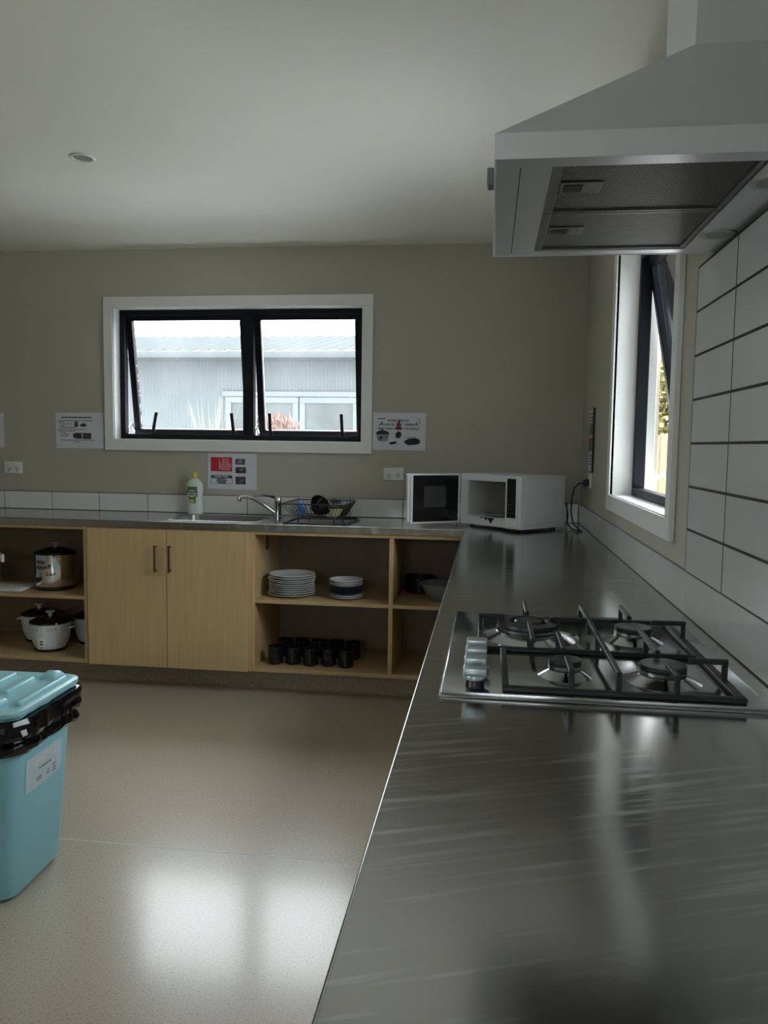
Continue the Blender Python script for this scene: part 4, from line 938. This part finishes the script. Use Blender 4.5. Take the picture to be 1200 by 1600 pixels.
b = MB(); y0, y1, z0, z1 = 14.62, 20.2, 3.03, 4.04; n = 300; R0 = []
for i in range(n+1):
    x = BL0-.3+(BL1-BL0+.6)*i/n; dz = .018*math.sin(i*PI/3); R0.append((b.bm.verts.new((x, y0, z0+dz)), b.bm.verts.new((x, y1, z1+dz))))
for i in range(n): b.bm.faces.new((R0[i][0], R0[i+1][0], R0[i+1][1], R0[i][1]))
b.build('roof', M['roofm'], bl, smooth=60)
b = MB(); b.box(BL0-.3, BL1+.3, 14.50, 14.66, 2.885, 3.01, .02, 2); b.box(BL0-.3, BL1+.3, 14.66, 15.0, 2.87, 2.90); b.build('gutter', M['gutter'], bl)
def bwin(x0, x1, z0, z1):
    f = MB(); frame_ring(f, x0, x1, z0, z1, YW-.06, YW+.015, .11, .004); fo = f.build('window', M['joinery'], bl)
    MB().box(x0+.10, x1-.10, YW-.028, YW-.020, z0+.10, z1-.10).build('pane', M['dglass'], fo)
for x0, x1 in ((-5.05, -4.42), (-4.40, -3.62), (-3.60, -2.46), (-2.44, -1.3)): bwin(x0, x1, .95, 2.19)
MB().box(-5.12, -1.2, YW-.05, YW+.015, 2.20, 2.30, .004).build('window_flashing', M['joinery'], bl)

def leaves(name, c, rad, n, size, m, seed, parent=None, droop=0., thin=.35):
    b = MB(); rnd = random.Random(seed)
    for k in range(n):
        while True:
            p = Vector((rnd.uniform(-1, 1), rnd.uniform(-1, 1), rnd.uniform(-1, 1)))
            if .25 < p.length < 1: break
        p *= (.85+.3*noise.noise(p*2.3+Vector((seed, 0, 0))))
        q = Vector((c[0]+p.x*rad[0], c[1]+p.y*rad[1], c[2]+p.z*rad[2])); d = Vector((rnd.uniform(-1, 1), rnd.uniform(-1, 1), rnd.uniform(-1, 1)-droop)).normalized(); s_ = size*rnd.uniform(.6, 1.3); e1 = d.orthogonal().normalized()*s_*thin
        b.quad(q-d*s_*.5, q+e1, q+d*s_*.5, q-e1)
    return b.build(name, m, parent, smooth=0, normals=False)
def tree(name, label, x, y, ht, rad, m, n, size, seed):
    o = thing(name, label, 'tree', (x, y, GZ))
    MB().tube([(x, y, GZ), (x+.05, y, GZ+ht*.3), (x, y+.05, GZ+ht*.6), (x+.04, y, GZ+ht*.85)], [.11, .09, .06, .02], 10).build('trunk', M['bark'], o)
    leaves('foliage', (x, y, GZ+ht*.58), rad, n, size, m, seed, o); return o
tree('hedge_tree', 'yellow-green bushy tree behind the timber fence outside the right window', 2.62, 12.9, 3.6, (.95, .8, 1.65), M['leaf_y'], 5200, .11, 5)
tree('conifer', 'tall dark tree far behind the fence, at the top of the right window', 5.1, 19.5, 9.0, (1.5, 1.4, 3.9), M['leaf_d'], 5200, .22, 9)
tree('hedge_tree', 'bushy tree at the right end of the timber fence', 5.2, 13.2, 3.3, (1.3, .8, 1.5), M['leaf_y'], 3000, .13, 6)
fc = thing('timber_fence', 'brown timber paling fence outside the right window', 'fence', (3.5, 11.2, GZ))
b = MB(); rnd = random.Random(8); x = .3
while x < 9:
    h = 1.50+rnd.uniform(-.02, .02); b.box(x, x+.098, 11.2, 11.218, GZ+.02, h, .003); x += .104
b.build('palings', M['fence'], fc)
b = MB(); b.box(.3, 9, 11.22, 11.27, .2, .29); b.box(.3, 9, 11.22, 11.27, 1.15, 1.24); b.build('rails', M['fence'], fc)
for k in range(5): MB().box(.4+2.1*k, .5+2.1*k, 11.27, 11.37, GZ, 1.40).build('post', M['fence'], fc)
def blades(name, label, x, y, n, ht, spread, m, seed, droop):
    b = MB(); rnd = random.Random(seed)
    for k in range(n):
        a = rnd.uniform(0, 2*PI); L_ = ht*rnd.uniform(.6, 1.1); sp = spread*rnd.uniform(.2, 1); w = .012*rnd.uniform(.7, 1.4); side = Vector((-math.sin(a), math.cos(a), 0))*w; prev = None
        for i in range(6):
            t = i/5; p = Vector((x+math.cos(a)*sp*t*t, y+math.sin(a)*sp*t*t, GZ+L_*(t-droop*t*t*t))); ww = side*(1-t*.9)
            if prev: b.quad(prev[0], prev[1], p+ww, p-ww)
            prev = (p-ww, p+ww)
    o = b.build(name, m, None, smooth=0, normals=False); o.location = (0, 0, 0); return tag(o, label, 'plant')
blades('grass_clump', 'pale grass clump outside the left sash of the back window', -2.50, 7.0, 110, 1.90, .30, M['leaf_p'], 3, .10)
blades('grass_clump', 'thin pale grass clump near the left jamb of the back window', -2.95, 7.9, 40, 1.66, .25, M['leaf_p'], 4, .15)
o = thing('russet_shrub', 'reddish drooping shrub outside the right sash of the back window', 'plant', (-1.86, 7.0, GZ))
b = MB(); rnd = random.Random(12)
for k in range(9):
    a = rnd.uniform(-.9, .9); b.tube([(-2.0, 7.0, GZ), (-1.98+.12*a, 7.0, .9), (-1.90+.22*a, 7.0+rnd.uniform(-.1, .1), 1.40+rnd.uniform(-.1, .18)), (-1.80+.30*a, 7.0, 1.42+rnd.uniform(-.1, .2))], [.012, .010, .006, .003], 6)
b.build('stems', M['bark'], o)
leaves('foliage', (-1.86, 7.0, 1.30), (.24, .2, .33), 900, .075, M['leaf_r'], 13, o, droop=2.5, thin=.11)
